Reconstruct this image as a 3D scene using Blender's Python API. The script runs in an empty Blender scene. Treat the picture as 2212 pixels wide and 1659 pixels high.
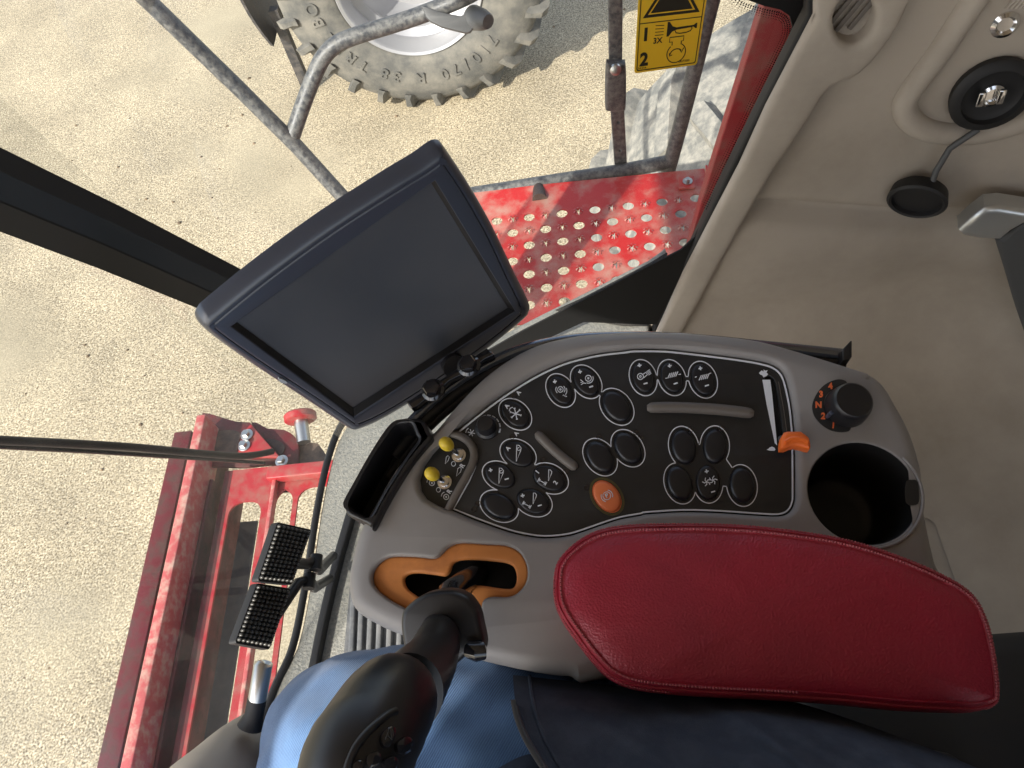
import bpy, bmesh, math, random
from mathutils import Vector, Matrix, noise
from mathutils.bvhtree import BVHTree
from mathutils.geometry import tessellate_polygon
random.seed(7)
sc = bpy.context.scene
col = sc.collection
PI = math.pi
# ------------------------------------------------------------------ camera
# The camera looks down and to the right out of a harvester cab: X = rearwards, Y = right side, Z = up.
FU = 1690.0; CX, CY = 1106.0, 829.5           # focal length / centre in survey units (picture 2212 wide)
EYE = Vector((0, 0, 3.7))
_N = Vector((300.0, 1090.0, FU)).normalized()  # straight down, in camera axes (x right, y down, z forward)
_Yc = Vector((-103.0, (-FU*FU + 103.0*300.0)/1090.0, FU)).normalized()
_Zc = -_N
_Xc = _Yc.cross(_Zc)
def ray(u, v):
    d = Vector((u-CX, v-CY, FU))
    return Vector((_Xc.dot(d), _Yc.dot(d), _Zc.dot(d))).normalized()
def proj(p):
    p = p-EYE
    q = _Xc*p.x + _Yc*p.y + _Zc*p.z
    return (CX+FU*q.x/q.z, CY+FU*q.y/q.z)
cam_d = bpy.data.cameras.new('camera'); cam = bpy.data.objects.new('camera', cam_d); col.objects.link(cam)
cam_d.sensor_fit = 'HORIZONTAL'; cam_d.sensor_width = 36.0; cam_d.lens = 36.0*FU/2212.0
cam_d.clip_start = 0.02; cam_d.clip_end = 2000
rx = Vector((_Xc.x, _Yc.x, _Zc.x)); ry = -Vector((_Xc.y, _Yc.y, _Zc.y)); rz = -Vector((_Xc.z, _Yc.z, _Zc.z))
M = Matrix((rx, ry, rz)).transposed().to_4x4(); M.translation = EYE
cam.matrix_world = M
sc.camera = cam

class Pl:
    """a real plane in the cab; f(u,v,h) measures a point on it, h metres above it"""
    def __init__(s, p, n):
        s.p = Vector(p); s.n = Vector(n).normalized()
    def __call__(s, u, v, h=0.0):
        d = ray(u, v)
        t = (s.p-EYE).dot(s.n)/d.dot(s.n)
        return EYE + d*t + s.n*h
def Q(u, v, d): return EYE + ray(u, v)*d
GND = Pl((0, 0, 0), (0, 0, 1))
CON = Pl(Q(1300, 950, .66), (0.0, -.20, .98))
DECK = Pl((0, 0, 2.42), (0, 0, 1))
WALL = Pl((0, .9, 0), (0, -1, 0))
GLS = Pl((.36, .945, 0), (.311, -.95, 0))
GA = Vector((.95, .311, 0))
HDR = Pl((0, 0, 1.5), (0, 0, 1))
def Z(z): return Pl((0, 0, z), (0, 0, 1))
_m = [Q(432, 692, .608), Q(950, 328, .589), Q(1139, 660, .768)]
MON = Pl(_m[0], (_m[1]-_m[0]).cross(_m[2]-_m[0]))
if MON.n.dot(_m[0]-EYE) > 0: MON.n = -MON.n
def zf(x0, y0, s, pts):                         # survey close-ups to survey units
    return [((x0+x/s)/1.8228, (y0+y/s)/1.8228) for x, y in pts]

# ------------------------------------------------------------------ materials
def nodes(m):
    m.use_nodes = True
    return m.node_tree.nodes, m.node_tree.links
def mat(name, c, rough=.5, metal=0, bump=0, bscale=200, spec=.5, c2=None, mscale=8, mix=(.42, .62), coat=0, vor=False, detail=3, sheen=0, bdist=.001):
    m = bpy.data.materials.new(name); n, l = nodes(m)
    b = n['Principled BSDF']
    b.inputs['Base Color'].default_value = (*c, 1); b.inputs['Roughness'].default_value = rough
    b.inputs['Metallic'].default_value = metal; b.inputs['Specular IOR Level'].default_value = spec
    b.inputs['Coat Weight'].default_value = coat; b.inputs['Coat Roughness'].default_value = .15
    if sheen: b.inputs['Sheen Weight'].default_value = sheen
    tc = n.new('ShaderNodeTexCoord')
    geo = n.new('ShaderNodeNewGeometry')
    if c2:
        t = n.new('ShaderNodeTexNoise'); t.inputs['Scale'].default_value = mscale; t.inputs['Detail'].default_value = 8
        t.inputs['Roughness'].default_value = .65
        l.new(geo.outputs['Position'], t.inputs['Vector'])
        mr = n.new('ShaderNodeMapRange'); mr.inputs[1].default_value = mix[0]; mr.inputs[2].default_value = mix[1]
        l.new(t.outputs['Fac'], mr.inputs[0])
        mx = n.new('ShaderNodeMix'); mx.data_type = 'RGBA'
        mx.inputs[6].default_value = (*c, 1); mx.inputs[7].default_value = (*c2, 1)
        l.new(mr.outputs[0], mx.inputs[0]); l.new(mx.outputs[2], b.inputs['Base Color'])
        mr2 = n.new('ShaderNodeMapRange'); mr2.inputs[3].default_value = rough; mr2.inputs[4].default_value = min(1, rough+.3)
        l.new(mr.outputs[0], mr2.inputs[0]); l.new(mr2.outputs[0], b.inputs['Roughness'])
    if bump:
        if vor:
            t = n.new('ShaderNodeTexVoronoi'); o = t.outputs['Distance']
        else:
            t = n.new('ShaderNodeTexNoise'); t.inputs['Detail'].default_value = detail; o = t.outputs['Fac']
        t.inputs['Scale'].default_value = bscale
        l.new(geo.outputs['Position'], t.inputs['Vector'])
        bp = n.new('ShaderNodeBump'); bp.inputs['Strength'].default_value = bump; bp.inputs['Distance'].default_value = bdist
        l.new(o, bp.inputs['Height']); l.new(bp.outputs[0], b.inputs['Normal'])
    return m
def glass_mat(name, dust=.03, dcol=(.6, .55, .48), spec=.06):
    m = bpy.data.materials.new(name); n, l = nodes(m)
    out = n['Material Output']; n.remove(n['Principled BSDF'])
    tr = n.new('ShaderNodeBsdfTransparent'); tr.inputs[0].default_value = (.96, .97, .96, 1)
    gl = n.new('ShaderNodeBsdfGlossy'); gl.inputs['Roughness'].default_value = .02
    df = n.new('ShaderNodeBsdfDiffuse'); df.inputs[0].default_value = (*dcol, 1)
    lw_ = n.new('ShaderNodeLayerWeight'); pw = n.new('ShaderNodeMath'); pw.operation = 'POWER'; pw.inputs[1].default_value = 5; l.new(lw_.outputs['Facing'], pw.inputs[0])
    lw = n.new('ShaderNodeMath'); lw.operation = 'MULTIPLY_ADD'; lw.inputs[1].default_value = .8; lw.inputs[2].default_value = .045; l.new(pw.outputs[0], lw.inputs[0])
    a = n.new('ShaderNodeMixShader'); b = n.new('ShaderNodeMixShader')
    l.new(lw.outputs[0], a.inputs[0]); l.new(tr.outputs[0], a.inputs[1]); l.new(gl.outputs[0], a.inputs[2])
    geo = n.new('ShaderNodeNewGeometry'); t = n.new('ShaderNodeTexNoise'); t.inputs['Scale'].default_value = 9; t.inputs['Detail'].default_value = 9
    l.new(geo.outputs['Position'], t.inputs['Vector'])
    mr = n.new('ShaderNodeMapRange'); mr.inputs[1].default_value = .35; mr.inputs[2].default_value = .8; mr.inputs[3].default_value = dust*.3; mr.inputs[4].default_value = dust*1.8
    l.new(t.outputs['Fac'], mr.inputs[0]); l.new(mr.outputs[0], b.inputs[0])
    l.new(a.outputs[0], b.inputs[1]); l.new(df.outputs[0], b.inputs[2]); l.new(b.outputs[0], out.inputs[0])
    return m
M_ = {}
M_['grey'] = mat('console_grey_plastic', (.235, .222, .215), .45, bump=.25, bscale=1800, bdist=.0003, c2=(.27, .255, .245), mscale=14, mix=(.4, .8))
M_['panel'] = mat('panel_black', (.019, .020, .022), .36, bump=.2, bscale=2500, bdist=.0002, c2=(.034, .035, .036), mscale=30, mix=(.5, .85))
M_['button'] = mat('button_black', (.010, .011, .015), .33, bump=.1, bscale=2500, bdist=.0002)
M_['black'] = mat('black_plastic', (.012, .012, .014), .38, bump=.15, bscale=1800, bdist=.0003)
M_['rubber'] = mat('black_rubber', (.011, .011, .012), .6)
M_['stud'] = mat('rubber_studs', (.06, .057, .05), .28)  # lighter than the pad rubber so the colour carries the studs' glints
M_['cup'] = mat('cup_dark_plastic', (.012, .0115, .011), .5)
M_['cover'] = mat('taupe_cover', (.34, .30, .255), .5, bump=.2, bscale=1200, bdist=.0004)
M_['darkchrome'] = mat('dark_chrome', (.16, .18, .22), .16, metal=.8)
M_['gloss'] = mat('gloss_black', (.012, .012, .015), .12, coat=.4)
M_['pillar'] = mat('pillar_black', (.035, .040, .045), .10, bump=.12, bscale=18, bdist=.002, coat=.5)
M_['pillar2'] = mat('pillar_grey', (.055, .052, .045), .14, bump=.12, bscale=20, bdist=.002, coat=.3)
M_['void'] = mat('slot_black', (.003, .003, .003), .8)
M_['white'] = mat('print_white', (.72, .76, .82), .5)
M_['lightgrey'] = mat('light_grey', (.42, .46, .52), .4)
M_['orange'] = mat('orange_plastic', (.60, .22, .055), .5, bump=.2, bscale=900, bdist=.0003, c2=(.36, .12, .035), mscale=25, mix=(.5, .8))
M_['orange2'] = mat('orange_bright', (.85, .16, .02), .45, bump=.3, bscale=500, bdist=.0006)
M_['obutton'] = mat('orange_button', (.80, .21, .075), .4)
M_['oprint'] = mat('orange_print', (.75, .16, .05), .5)
M_['olive'] = mat('olive_ring', (.075, .065, .022), .5)
M_['yellowcap'] = mat('yellow_cap', (.62, .45, .03), .45)
M_['chrome'] = mat('chrome', (.7, .7, .7), .14, metal=1)
M_['steel'] = mat('zinc_steel', (.55, .55, .52), .35, metal=1)
M_['leather'] = mat('red_leather', (.34, .014, .036), .34, bump=.45, bscale=620, bdist=.0007, vor=True, c2=(.24, .009, .024), mscale=6, mix=(.35, .7), spec=.55)
M_['stitch'] = mat('stitch_thread', (.42, .10, .11), .8)
M_['beige'] = mat('beige_trim', (.47, .418, .355), .62, bump=.3, bscale=900, bdist=.0006, c2=(.32, .28, .235), mscale=4, mix=(.35, .75))
M_['beige_dark'] = mat('taupe_panel', (.42, .37, .31), .7, bump=.3, bscale=900, bdist=.0006, c2=(.27, .23, .185), mscale=2.6, mix=(.42, .80))  # darker blotches imitate smudges and soft shadows on the wall
M_['greytrim'] = mat('column_taupe', (.13, .115, .10), .5, bump=.2, bscale=1200, bdist=.0004)
M_['silver'] = mat('silver_plastic', (.50, .51, .50), .3, metal=.7)
M_['darkgrey'] = mat('dark_grey', (.075, .078, .08), .5)
M_['screen'] = mat('screen_glass', (.050, .060, .080), .30, spec=1, coat=.3, c2=(.078, .086, .105), mscale=5, mix=(.35, .75))
M_['bezel'] = mat('monitor_shell', (.040, .050, .078), .33, spec=.8, bump=.15, bscale=1500, bdist=.0003)  # blue in the base stands in for sky sheen on the shell
M_['rail'] = mat('galvanised_dusty', (.048, .052, .058), .38, metal=.15, c2=(.17, .17, .16), mscale=90, mix=(.40, .66), bump=.4, bscale=220, bdist=.001)
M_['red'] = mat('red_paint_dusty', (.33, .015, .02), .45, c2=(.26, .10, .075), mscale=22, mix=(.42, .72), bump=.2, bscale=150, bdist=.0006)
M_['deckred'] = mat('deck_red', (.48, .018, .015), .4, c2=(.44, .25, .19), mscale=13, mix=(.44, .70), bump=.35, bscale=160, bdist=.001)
M_['redd'] = mat('red_paint_dirty_shaded', (.115, .010, .013), .5, c2=(.075, .032, .026), mscale=18, mix=(.42, .62), bump=.2, bscale=100)  # darkened paint: dirt and the frame's shade mixed into one red
M_['soot'] = mat('dirty_dark_metal', (.055, .035, .028), .65, c2=(.14, .10, .075), mscale=22)
M_['channel_shade'] = mat('channel_shade_brown', (.045, .032, .022), .8, c2=(.13, .085, .055), mscale=30)  # channel shade given as a dark brown colour
M_['ground_shade_strip'] = mat('ground_shade_grey', (.075, .08, .08), .75, c2=(.11, .11, .105), mscale=30)  # flat grey standing in for ground in shadow
M_['brownred'] = mat('brown_red_shaded', (.085, .022, .018), .6, c2=(.05, .028, .022), mscale=16)  # dull red with the channel's shade and dirt in its colour
M_['pebble'] = mat('brown_grit', (.10, .07, .04), .8, c2=(.22, .16, .10), mscale=3)
M_['redlip'] = mat('red_chalky', (.46, .09, .085), .5, c2=(.50, .31, .24), mscale=30, mix=(.45, .65))
M_['tyre'] = mat('tyre_rubber_dusty', (.085, .085, .078), .8, c2=(.19, .178, .15), mscale=6, mix=(.4, .65), bump=.3, bscale=60, bdist=.004)
M_['tyre2'] = mat('tyre_mud_dusty', (.16, .16, .145), .85, c2=(.34, .32, .27), mscale=22, mix=(.4, .65), bump=.5, bscale=50, bdist=.006)
M_['rim'] = mat('silver_rim', (.40, .40, .41), .38, metal=.45)
M_['mud'] = mat('black_mudguard', (.03, .03, .032), .5, c2=(.09, .08, .07), mscale=20)
M_['sticker'] = mat('yellow_sticker', (.80, .47, .02), .35, c2=(.68, .50, .03), mscale=9)
M_['ink'] = mat('sticker_ink', (.018, .014, .008), .5)
M_['glass'] = glass_mat('window_glass', .075)
M_['glass2'] = glass_mat('windscreen_glass', .13)
M_['jacket'] = mat('navy_jacket_cloth', (.045, .055, .078), .95, bump=.6, bscale=1100, bdist=.0008, spec=.15, c2=(.062, .073, .098), mscale=40)
M_['zip'] = mat('zip_tape', (.04, .045, .055), .55)
M_['mat'] = mat('ribbed_mat', (.10, .105, .11), .6, c2=(.17, .17, .165), mscale=30, bump=.4, bscale=300)
M_['floor'] = mat('floor_grey_grain', (.20, .20, .18), .55, bump=.9, bscale=260, bdist=.002, c2=(.30, .29, .25), mscale=160, mix=(.4, .6))
# dusty bright pebbled concrete
def ground_mat():
    m = bpy.data.materials.new('pebbled_concrete'); n, l = nodes(m); b = n['Principled BSDF']
    b.inputs['Roughness'].default_value = .85
    geo = n.new('ShaderNodeNewGeometry')
    def tex(t, s, d=2):
        x = n.new(t); x.inputs['Scale'].default_value = s
        if t == 'ShaderNodeTexNoise': x.inputs['Detail'].default_value = d
        l.new(geo.outputs['Position'], x.inputs['Vector']); return x
    v = tex('ShaderNodeTexVoronoi', 85); v2 = tex('ShaderNodeTexNoise', 92, 3); big = tex('ShaderNodeTexNoise', .55, 5)
    r1 = n.new('ShaderNodeValToRGB'); e = r1.color_ramp.elements
    e[0].position = .34; e[0].color = (.15, .115, .068, 1); e[1].position = .65; e[1].color = (.57, .492, .352, 1)
    x = e.new(.47); x.color = (.36, .297, .188, 1)
    l.new(v2.outputs['Fac'], r1.inputs[0])
    sep = n.new('ShaderNodeSeparateColor'); l.new(v.outputs['Color'], sep.inputs[0])
    mr = n.new('ShaderNodeMapRange'); mr.inputs[3].default_value = .70; mr.inputs[4].default_value = 1.25; l.new(sep.outputs[0], mr.inputs[0])
    mul = n.new('ShaderNodeMix'); mul.data_type = 'RGBA'; mul.blend_type = 'MULTIPLY'; mul.inputs[0].default_value = 1
    l.new(r1.outputs[0], mul.inputs[6]); l.new(mr.outputs[0], mul.inputs[7])
    # smoother, trowelled patches
    mr2 = n.new('ShaderNodeMapRange'); mr2.inputs[1].default_value = .53; mr2.inputs[2].default_value = .66; l.new(big.outputs['Fac'], mr2.inputs[0])
    mx = n.new('ShaderNodeMix'); mx.data_type = 'RGBA'; mx.inputs[7].default_value = (.36, .31, .21, 1)
    sc_ = n.new('ShaderNodeMath'); sc_.operation = 'MULTIPLY'; sc_.inputs[1].default_value = .75
    l.new(mr2.outputs[0], sc_.inputs[0]); l.new(sc_.outputs[0], mx.inputs[0]); l.new(mul.outputs[2], mx.inputs[6])
    # small dark specks
    v3 = tex('ShaderNodeTexVoronoi', 7); m3 = n.new('ShaderNodeMapRange'); m3.inputs[1].default_value = .035; m3.inputs[2].default_value = .06; l.new(v3.outputs['Distance'], m3.inputs[0])
    mx3 = n.new('ShaderNodeMix'); mx3.data_type = 'RGBA'; mx3.inputs[6].default_value = (.13, .09, .05, 1)
    l.new(m3.outputs[0], mx3.inputs[0]); l.new(mx.outputs[2], mx3.inputs[7]); t5 = tex('ShaderNodeTexNoise', 1.7, 6); m5 = n.new('ShaderNodeMapRange'); m5.inputs[1].default_value = .3; m5.inputs[2].default_value = .7; m5.inputs[3].default_value = .84; m5.inputs[4].default_value = 1.12
    l.new(t5.outputs['Fac'], m5.inputs[0]); f5 = n.new('ShaderNodeMix'); f5.data_type = 'RGBA'; f5.blend_type = 'MULTIPLY'; f5.inputs[0].default_value = 1
    l.new(mx3.outputs[2], f5.inputs[6]); l.new(m5.outputs[0], f5.inputs[7]); l.new(f5.outputs[2], b.inputs['Base Color'])
    bp = n.new('ShaderNodeBump'); bp.inputs['Strength'].default_value = .6; bp.inputs['Distance'].default_value = .006
    l.new(v2.outputs['Fac'], bp.inputs['Height']); l.new(bp.outputs[0], b.inputs['Normal'])
    return m
M_['ground'] = ground_mat()
def denim():
    m = mat('denim', (.055, .12, .26), .85, sheen=.2); n, l = nodes(m); b = n['Principled BSDF']
    geo = n.new('ShaderNodeNewGeometry')
    mp = n.new('ShaderNodeMapping'); mp.inputs['Rotation'].default_value = (0, 0, .55); l.new(geo.outputs['Position'], mp.inputs[0])
    w = n.new('ShaderNodeTexWave'); w.inputs['Scale'].default_value = 175; w.inputs['Distortion'].default_value = 1.2; w.inputs['Detail'].default_value = 2; w.inputs['Detail Scale'].default_value = 3
    l.new(mp.outputs[0], w.inputs['Vector'])
    t = n.new('ShaderNodeTexNoise'); t.inputs['Scale'].default_value = 13; t.inputs['Detail'].default_value = 6; l.new(geo.outputs['Position'], t.inputs['Vector'])
    a = n.new('ShaderNodeMix'); a.data_type = 'RGBA'; a.inputs[6].default_value = (.010, .036, .11, 1); a.inputs[7].default_value = (.10, .20, .38, 1)
    l.new(w.outputs['Fac'], a.inputs[0])
    c = n.new('ShaderNodeMix'); c.data_type = 'RGBA'; c.inputs[7].default_value = (.10, .205, .38, 1); l.new(a.outputs[2], c.inputs[6])
    mr = n.new('ShaderNodeMapRange'); mr.inputs[1].default_value = .42; mr.inputs[2].default_value = .68; mr.inputs[4].default_value = .7; l.new(t.outputs['Fac'], mr.inputs[0]); l.new(mr.outputs[0], c.inputs[0])
    l.new(c.outputs[2], b.inputs['Base Color'])
    bp = n.new('ShaderNodeBump'); bp.inputs['Strength'].default_value = .35; bp.inputs['Distance'].default_value = .0006; l.new(w.outputs['Fac'], bp.inputs['Height']); l.new(bp.outputs[0], b.inputs['Normal'])
    return m
M_['denim'] = denim()

# ------------------------------------------------------------------ object helpers
def tagx(o, label=None, cat=None, group=None, kind=None):
    if label: o['label'] = label
    if cat: o['category'] = cat
    if group: o['group'] = group
    if kind: o['kind'] = kind
    return o
def thing(name, label, cat, loc=(0, 0, 0), group=None):
    o = bpy.data.objects.new(name, None); col.objects.link(o); o.location = loc; o.empty_display_size = .05
    return tagx(o, label, cat, group)
def link(name, me, m, parent=None, smooth=40):
    o = bpy.data.objects.new(name, me); col.objects.link(o)
    if m is not None:
        me.materials.clear(); me.materials.append(M_[m] if isinstance(m, str) else m)
    if smooth is not None:
        me.polygons.foreach_set('use_smooth', [True]*len(me.polygons))
        try: me.set_sharp_from_angle(angle=math.radians(smooth))
        except Exception: pass
    if parent is not None:
        bpy.context.view_layer.update()
        o.parent = parent
        o.matrix_parent_inverse = Matrix.Translation(-parent_loc(parent))
    return o
def parent_loc(p):
    v = Vector((0, 0, 0)) if p.type != 'EMPTY' else Vector(p.location)
    return v
def mesh(vs, fs):
    me = bpy.data.meshes.new('m'); me.from_pydata([tuple(v) for v in vs], [], fs); me.validate(); 
    bm = bmesh.new(); bm.from_mesh(me); bmesh.ops.recalc_face_normals(bm, faces=bm.faces); bm.to_mesh(me); bm.free()
    return me
def join(ms):
    vs, fs = [], []
    for me in ms:
        o = len(vs); vs += [v.co.copy() for v in me.vertices]; fs += [[i+o for i in p.vertices] for p in me.polygons]
    return mesh(vs, fs)
def cr(pts, closed=True, sub=6):
    n = len(pts); out = []
    P = [Vector((*p, 0)) if len(p) == 2 else Vector(p) for p in pts]
    rng = range(n) if closed else range(n-1)
    for i in rng:
        if closed: p0, p1, p2, p3 = P[i-1], P[i], P[(i+1) % n], P[(i+2) % n]
        else: p0, p1, p2, p3 = P[max(i-1, 0)], P[i], P[i+1], P[min(i+2, n-1)]
        for k in range(sub):
            t = k/sub
            out.append(.5*((2*p1)+(p2-p0)*t+(2*p0-5*p1+4*p2-p3)*t*t+(3*p1-p0-3*p2+p3)*t**3))
    if not closed: out.append(P[-1].copy())
    return [tuple(p[:len(pts[0])]) for p in out]
def ell(c, a, b, ang=0, n=32, a0=0, a1=2*PI):
    ca, sa = math.cos(ang), math.sin(ang)
    return [(c[0]+a*math.cos(t)*ca-b*math.sin(t)*sa, c[1]+a*math.cos(t)*sa+b*math.sin(t)*ca) for t in [a0+(a1-a0)*i/n for i in range(n)]]
def rrect(x0, y0, x1, y1, r, n=5):
    out = []
    for cx, cy, s in ((x1-r, y1-r, 0), (x0+r, y1-r, 1), (x0+r, y0+r, 2), (x1-r, y0+r, 3)):
        for k in range(n+1):
            t = (s+k/n)*PI/2; out.append((cx+r*math.cos(t), cy+r*math.sin(t)))
    return out
def curve2d(polys, ext, bev, res=3):
    cu = bpy.data.curves.new('c', 'CURVE'); cu.dimensions = '2D'; cu.fill_mode = 'BOTH'
    for p in polys:
        s = cu.splines.new('POLY'); s.points.add(len(p)-1); s.use_cyclic_u = True
        for i, q in enumerate(p): s.points[i].co = (q[0], q[1], 0, 1)
    cu.extrude = ext
    o = bpy.data.objects.new('c', cu)
    me = bpy.data.meshes.new_from_object(o)
    bpy.data.objects.remove(o); bpy.data.curves.remove(cu)
    return me
def clean(p, d):
    out = []
    for q in p:
        if not out or (Vector(q)-Vector(out[-1])).length > d: out.append((q[0], q[1]))
    if (Vector(out[0])-Vector(out[-1])).length <= d: out.pop()
    return out
def plate_mesh(polys, fn, h0, h1, bev=0, res=3, unit=None, hb_=None):
    """flat plate with holes on the measured plane fn, from h0 to h1 above it, rounded edge of bev metres"""
    c = polys[0][0]
    if unit is None: unit = (fn(c[0]+1, c[1]) - fn(c[0]-1, c[1])).length/2
    b = min(bev, (h1-h0)*.9)/unit; hb = min(bev, (h1-h0)*.9)
    vs, fs, caps, bots = [], [], [], []
    b0 = b; hb0 = hb
    for k, p in enumerate(polys):
        if hb_ and k: b = b0*hb_[k-1]; hb = hb0*hb_[k-1]
        p = clean(p, max(.15, b*.12)); sg = 1 if k == 0 else -1; n = len(p); prof = []
        if bev:
            for i in range(res+1):
                a = PI/2*i/res; prof.append((b*(1-math.sin(a)), h1-hb*(1-math.cos(a))))
        else: prof.append((0, h1))
        prof.append((0, h0))
        o = len(vs)
        for d, h in prof:
            q = inset(p, d*sg) if d > 1e-9 else p
            if h == h1: caps.append(q)
            vs += [fn(x, y, h) for x, y in q]
        bots.append(p)
        for i in range(len(prof)-1):
            for t in range(n): fs.append([o+i*n+t, o+i*n+(t+1) % n, o+(i+1)*n+(t+1) % n, o+(i+1)*n+t])
    side = bpy.data.meshes.new('s'); side.from_pydata([tuple(v) for v in vs], [], fs)
    bm = bmesh.new(); bm.from_mesh(side); bpy.data.meshes.remove(side)
    for loops, h in ((caps, h1), (bots, h0)):
        cm = curve2d(loops, 0, 0)
        for v in cm.vertices: v.co = fn(v.co.x, v.co.y, h)
        bm.from_mesh(cm); bpy.data.meshes.remove(cm)
    bmesh.ops.remove_doubles(bm, verts=bm.verts, dist=2e-6)
    bmesh.ops.recalc_face_normals(bm, faces=bm.faces)
    me = bpy.data.meshes.new('p'); bm.to_mesh(me); bm.free()
    return me
def plate(name, polys, fn, h0, h1, m, parent=None, bev=0, res=3, smooth=35):
    if not isinstance(polys[0][0], (tuple, list)): polys = [polys]
    return link(name, plate_mesh(polys, fn, h0, h1, bev, res), m, parent, smooth)
def tube_mesh(pts, r, n=10, closed=False, cap=True):
    P = [Vector(p) for p in pts]; N = len(P); vs = []; fs = []
    R = r if isinstance(r, (list, tuple)) else [r]*N
    prev = None
    for i in range(N):
        t = (P[(i+1) % N]-P[i-1]) if closed else (P[min(i+1, N-1)]-P[max(i-1, 0)])
        if t.length < 1e-9: t = Vector((0, 0, 1))
        t.normalize()
        if prev is None:
            a = t.orthogonal().normalized()
        else:
            a = prev - t*prev.dot(t)
            a = a.normalized() if a.length > 1e-6 else t.orthogonal().normalized()
        prev = a; b = t.cross(a)
        for k in range(n):
            g = 2*PI*k/n; vs.append(P[i]+(a*math.cos(g)+b*math.sin(g))*R[i])
    for i in range(N if closed else N-1):
        j = (i+1) % N
        for k in range(n): fs.append([i*n+k, i*n+(k+1) % n, j*n+(k+1) % n, j*n+k])
    if cap and not closed:
        fs.append(list(range(n))); fs.append([(N-1)*n+k for k in range(n)])
    return mesh(vs, fs)
def tube(name, pts, r, m, parent=None, n=12, closed=False): return link(name, tube_mesh(pts, r, n, closed), m, parent, 50)
def frame(n, up=None):
    n = Vector(n).normalized(); a = (Vector(up) if up else Vector((1, 0, 0))); a = (a-n*a.dot(n)).normalized(); b = n.cross(a)
    return a, b, n
def lathe_mesh(c, n, prof, seg=32, up=None, capend=True):
    a, b, n = frame(n, up); vs = []; fs = []
    for r, h in prof:
        for k in range(seg):
            g = 2*PI*k/seg; vs.append(Vector(c)+n*h+(a*math.cos(g)+b*math.sin(g))*max(r, 1e-5))
    for i in range(len(prof)-1):
        for k in range(seg): fs.append([i*seg+k, i*seg+(k+1) % seg, (i+1)*seg+(k+1) % seg, (i+1)*seg+k])
    if capend:
        fs.append(list(range(seg))); fs.append([(len(prof)-1)*seg+k for k in range(seg)])
    return mesh(vs, fs)
def lathe(name, c, n, prof, m, parent=None, seg=32, smooth=40, up=None, cap=True): return link(name, lathe_mesh(c, n, prof, seg, up, cap), m, parent, smooth)
def box_mesh(c, a, b, n, sx, sy, sz, bev=0):
    bm = bmesh.new(); bmesh.ops.create_cube(bm, size=1)
    for v in bm.verts: v.co = Vector((v.co.x*sx, v.co.y*sy, v.co.z*sz))
    if bev: bmesh.ops.bevel(bm, geom=bm.edges[:], offset=bev, segments=3, affect='EDGES', profile=.5)
    for v in bm.verts: v.co = Vector(c)+a*v.co.x+b*v.co.y+n*v.co.z
    bmesh.ops.recalc_face_normals(bm, faces=bm.faces)
    me = bpy.data.meshes.new('b'); bm.to_mesh(me); bm.free(); return me
AX = (Vector((1, 0, 0)), Vector((0, 1, 0)), Vector((0, 0, 1)))
def wbox(x0, y0, z0, x1, y1, z1, bev=0): return box_mesh(((x0+x1)/2, (y0+y1)/2, (z0+z1)/2), *AX, abs(x1-x0), abs(y1-y0), abs(z1-z0), bev)
def rings_mesh(rings, close_last=True, close_first=False):
    n = len(rings[0]); vs = [v for r in rings for v in r]; fs = []
    for i in range(len(rings)-1):
        for k in range(n): fs.append([i*n+k, i*n+(k+1) % n, (i+1)*n+(k+1) % n, (i+1)*n+k])
    if close_last:
        c = Vector((0, 0, 0))
        for v in rings[-1]: c += Vector(v)
        vs.append(c/n); L = len(vs)-1
        for k in range(n): fs.append([(len(rings)-1)*n+k, (len(rings)-1)*n+(k+1) % n, L])
    if close_first: fs.append(list(range(n)))
    return mesh(vs, fs)
def pillow(outline, fn, prof):
    cx = sum(p[0] for p in outline)/len(outline); cy = sum(p[1] for p in outline)/len(outline)
    return rings_mesh([[fn(cx+(p[0]-cx)*s, cy+(p[1]-cy)*s, h) for p in outline] for s, h in prof])
def inset(outline, d):
    n = len(outline); out = []
    A = sum(outline[i][0]*outline[(i+1) % n][1]-outline[(i+1) % n][0]*outline[i][1] for i in range(n))
    sg = 1 if A > 0 else -1
    for i in range(n):
        t = Vector((outline[(i+1) % n][0]-outline[i-1][0], outline[(i+1) % n][1]-outline[i-1][1]))
        t = t.normalized() if t.length > 1e-9 else Vector((1, 0))
        out.append((outline[i][0]-t.y*sg*d, outline[i][1]+t.x*sg*d))
    return out
def stroke_mesh(pts, w, fn, h0, h1, closed=False):
    """ribbon of width w (survey units) printed proud of a plane"""
    n = len(pts); L = []; R = []
    for i in range(n):
        a = pts[(i+1) % n] if (closed or i < n-1) else pts[i]; b = pts[i-1] if (closed or i > 0) else pts[i]
        t = Vector((a[0]-b[0], a[1]-b[1])); t = t.normalized() if t.length > 1e-9 else Vector((1, 0))
        L.append((pts[i][0]-t.y*w/2, pts[i][1]+t.x*w/2)); R.append((pts[i][0]+t.y*w/2, pts[i][1]-t.x*w/2))
    vs = [fn(*p, h1) for p in L]+[fn(*p, h1) for p in R]+[fn(*p, h0) for p in L]+[fn(*p, h0) for p in R]; fs = []
    for i in range(n if closed else n-1):
        j = (i+1) % n
        fs += [[i, j, n+j, n+i], [i, j, 2*n+j, 2*n+i], [n+i, n+j, 3*n+j, 3*n+i]]
    return mesh(vs, fs)
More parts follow.
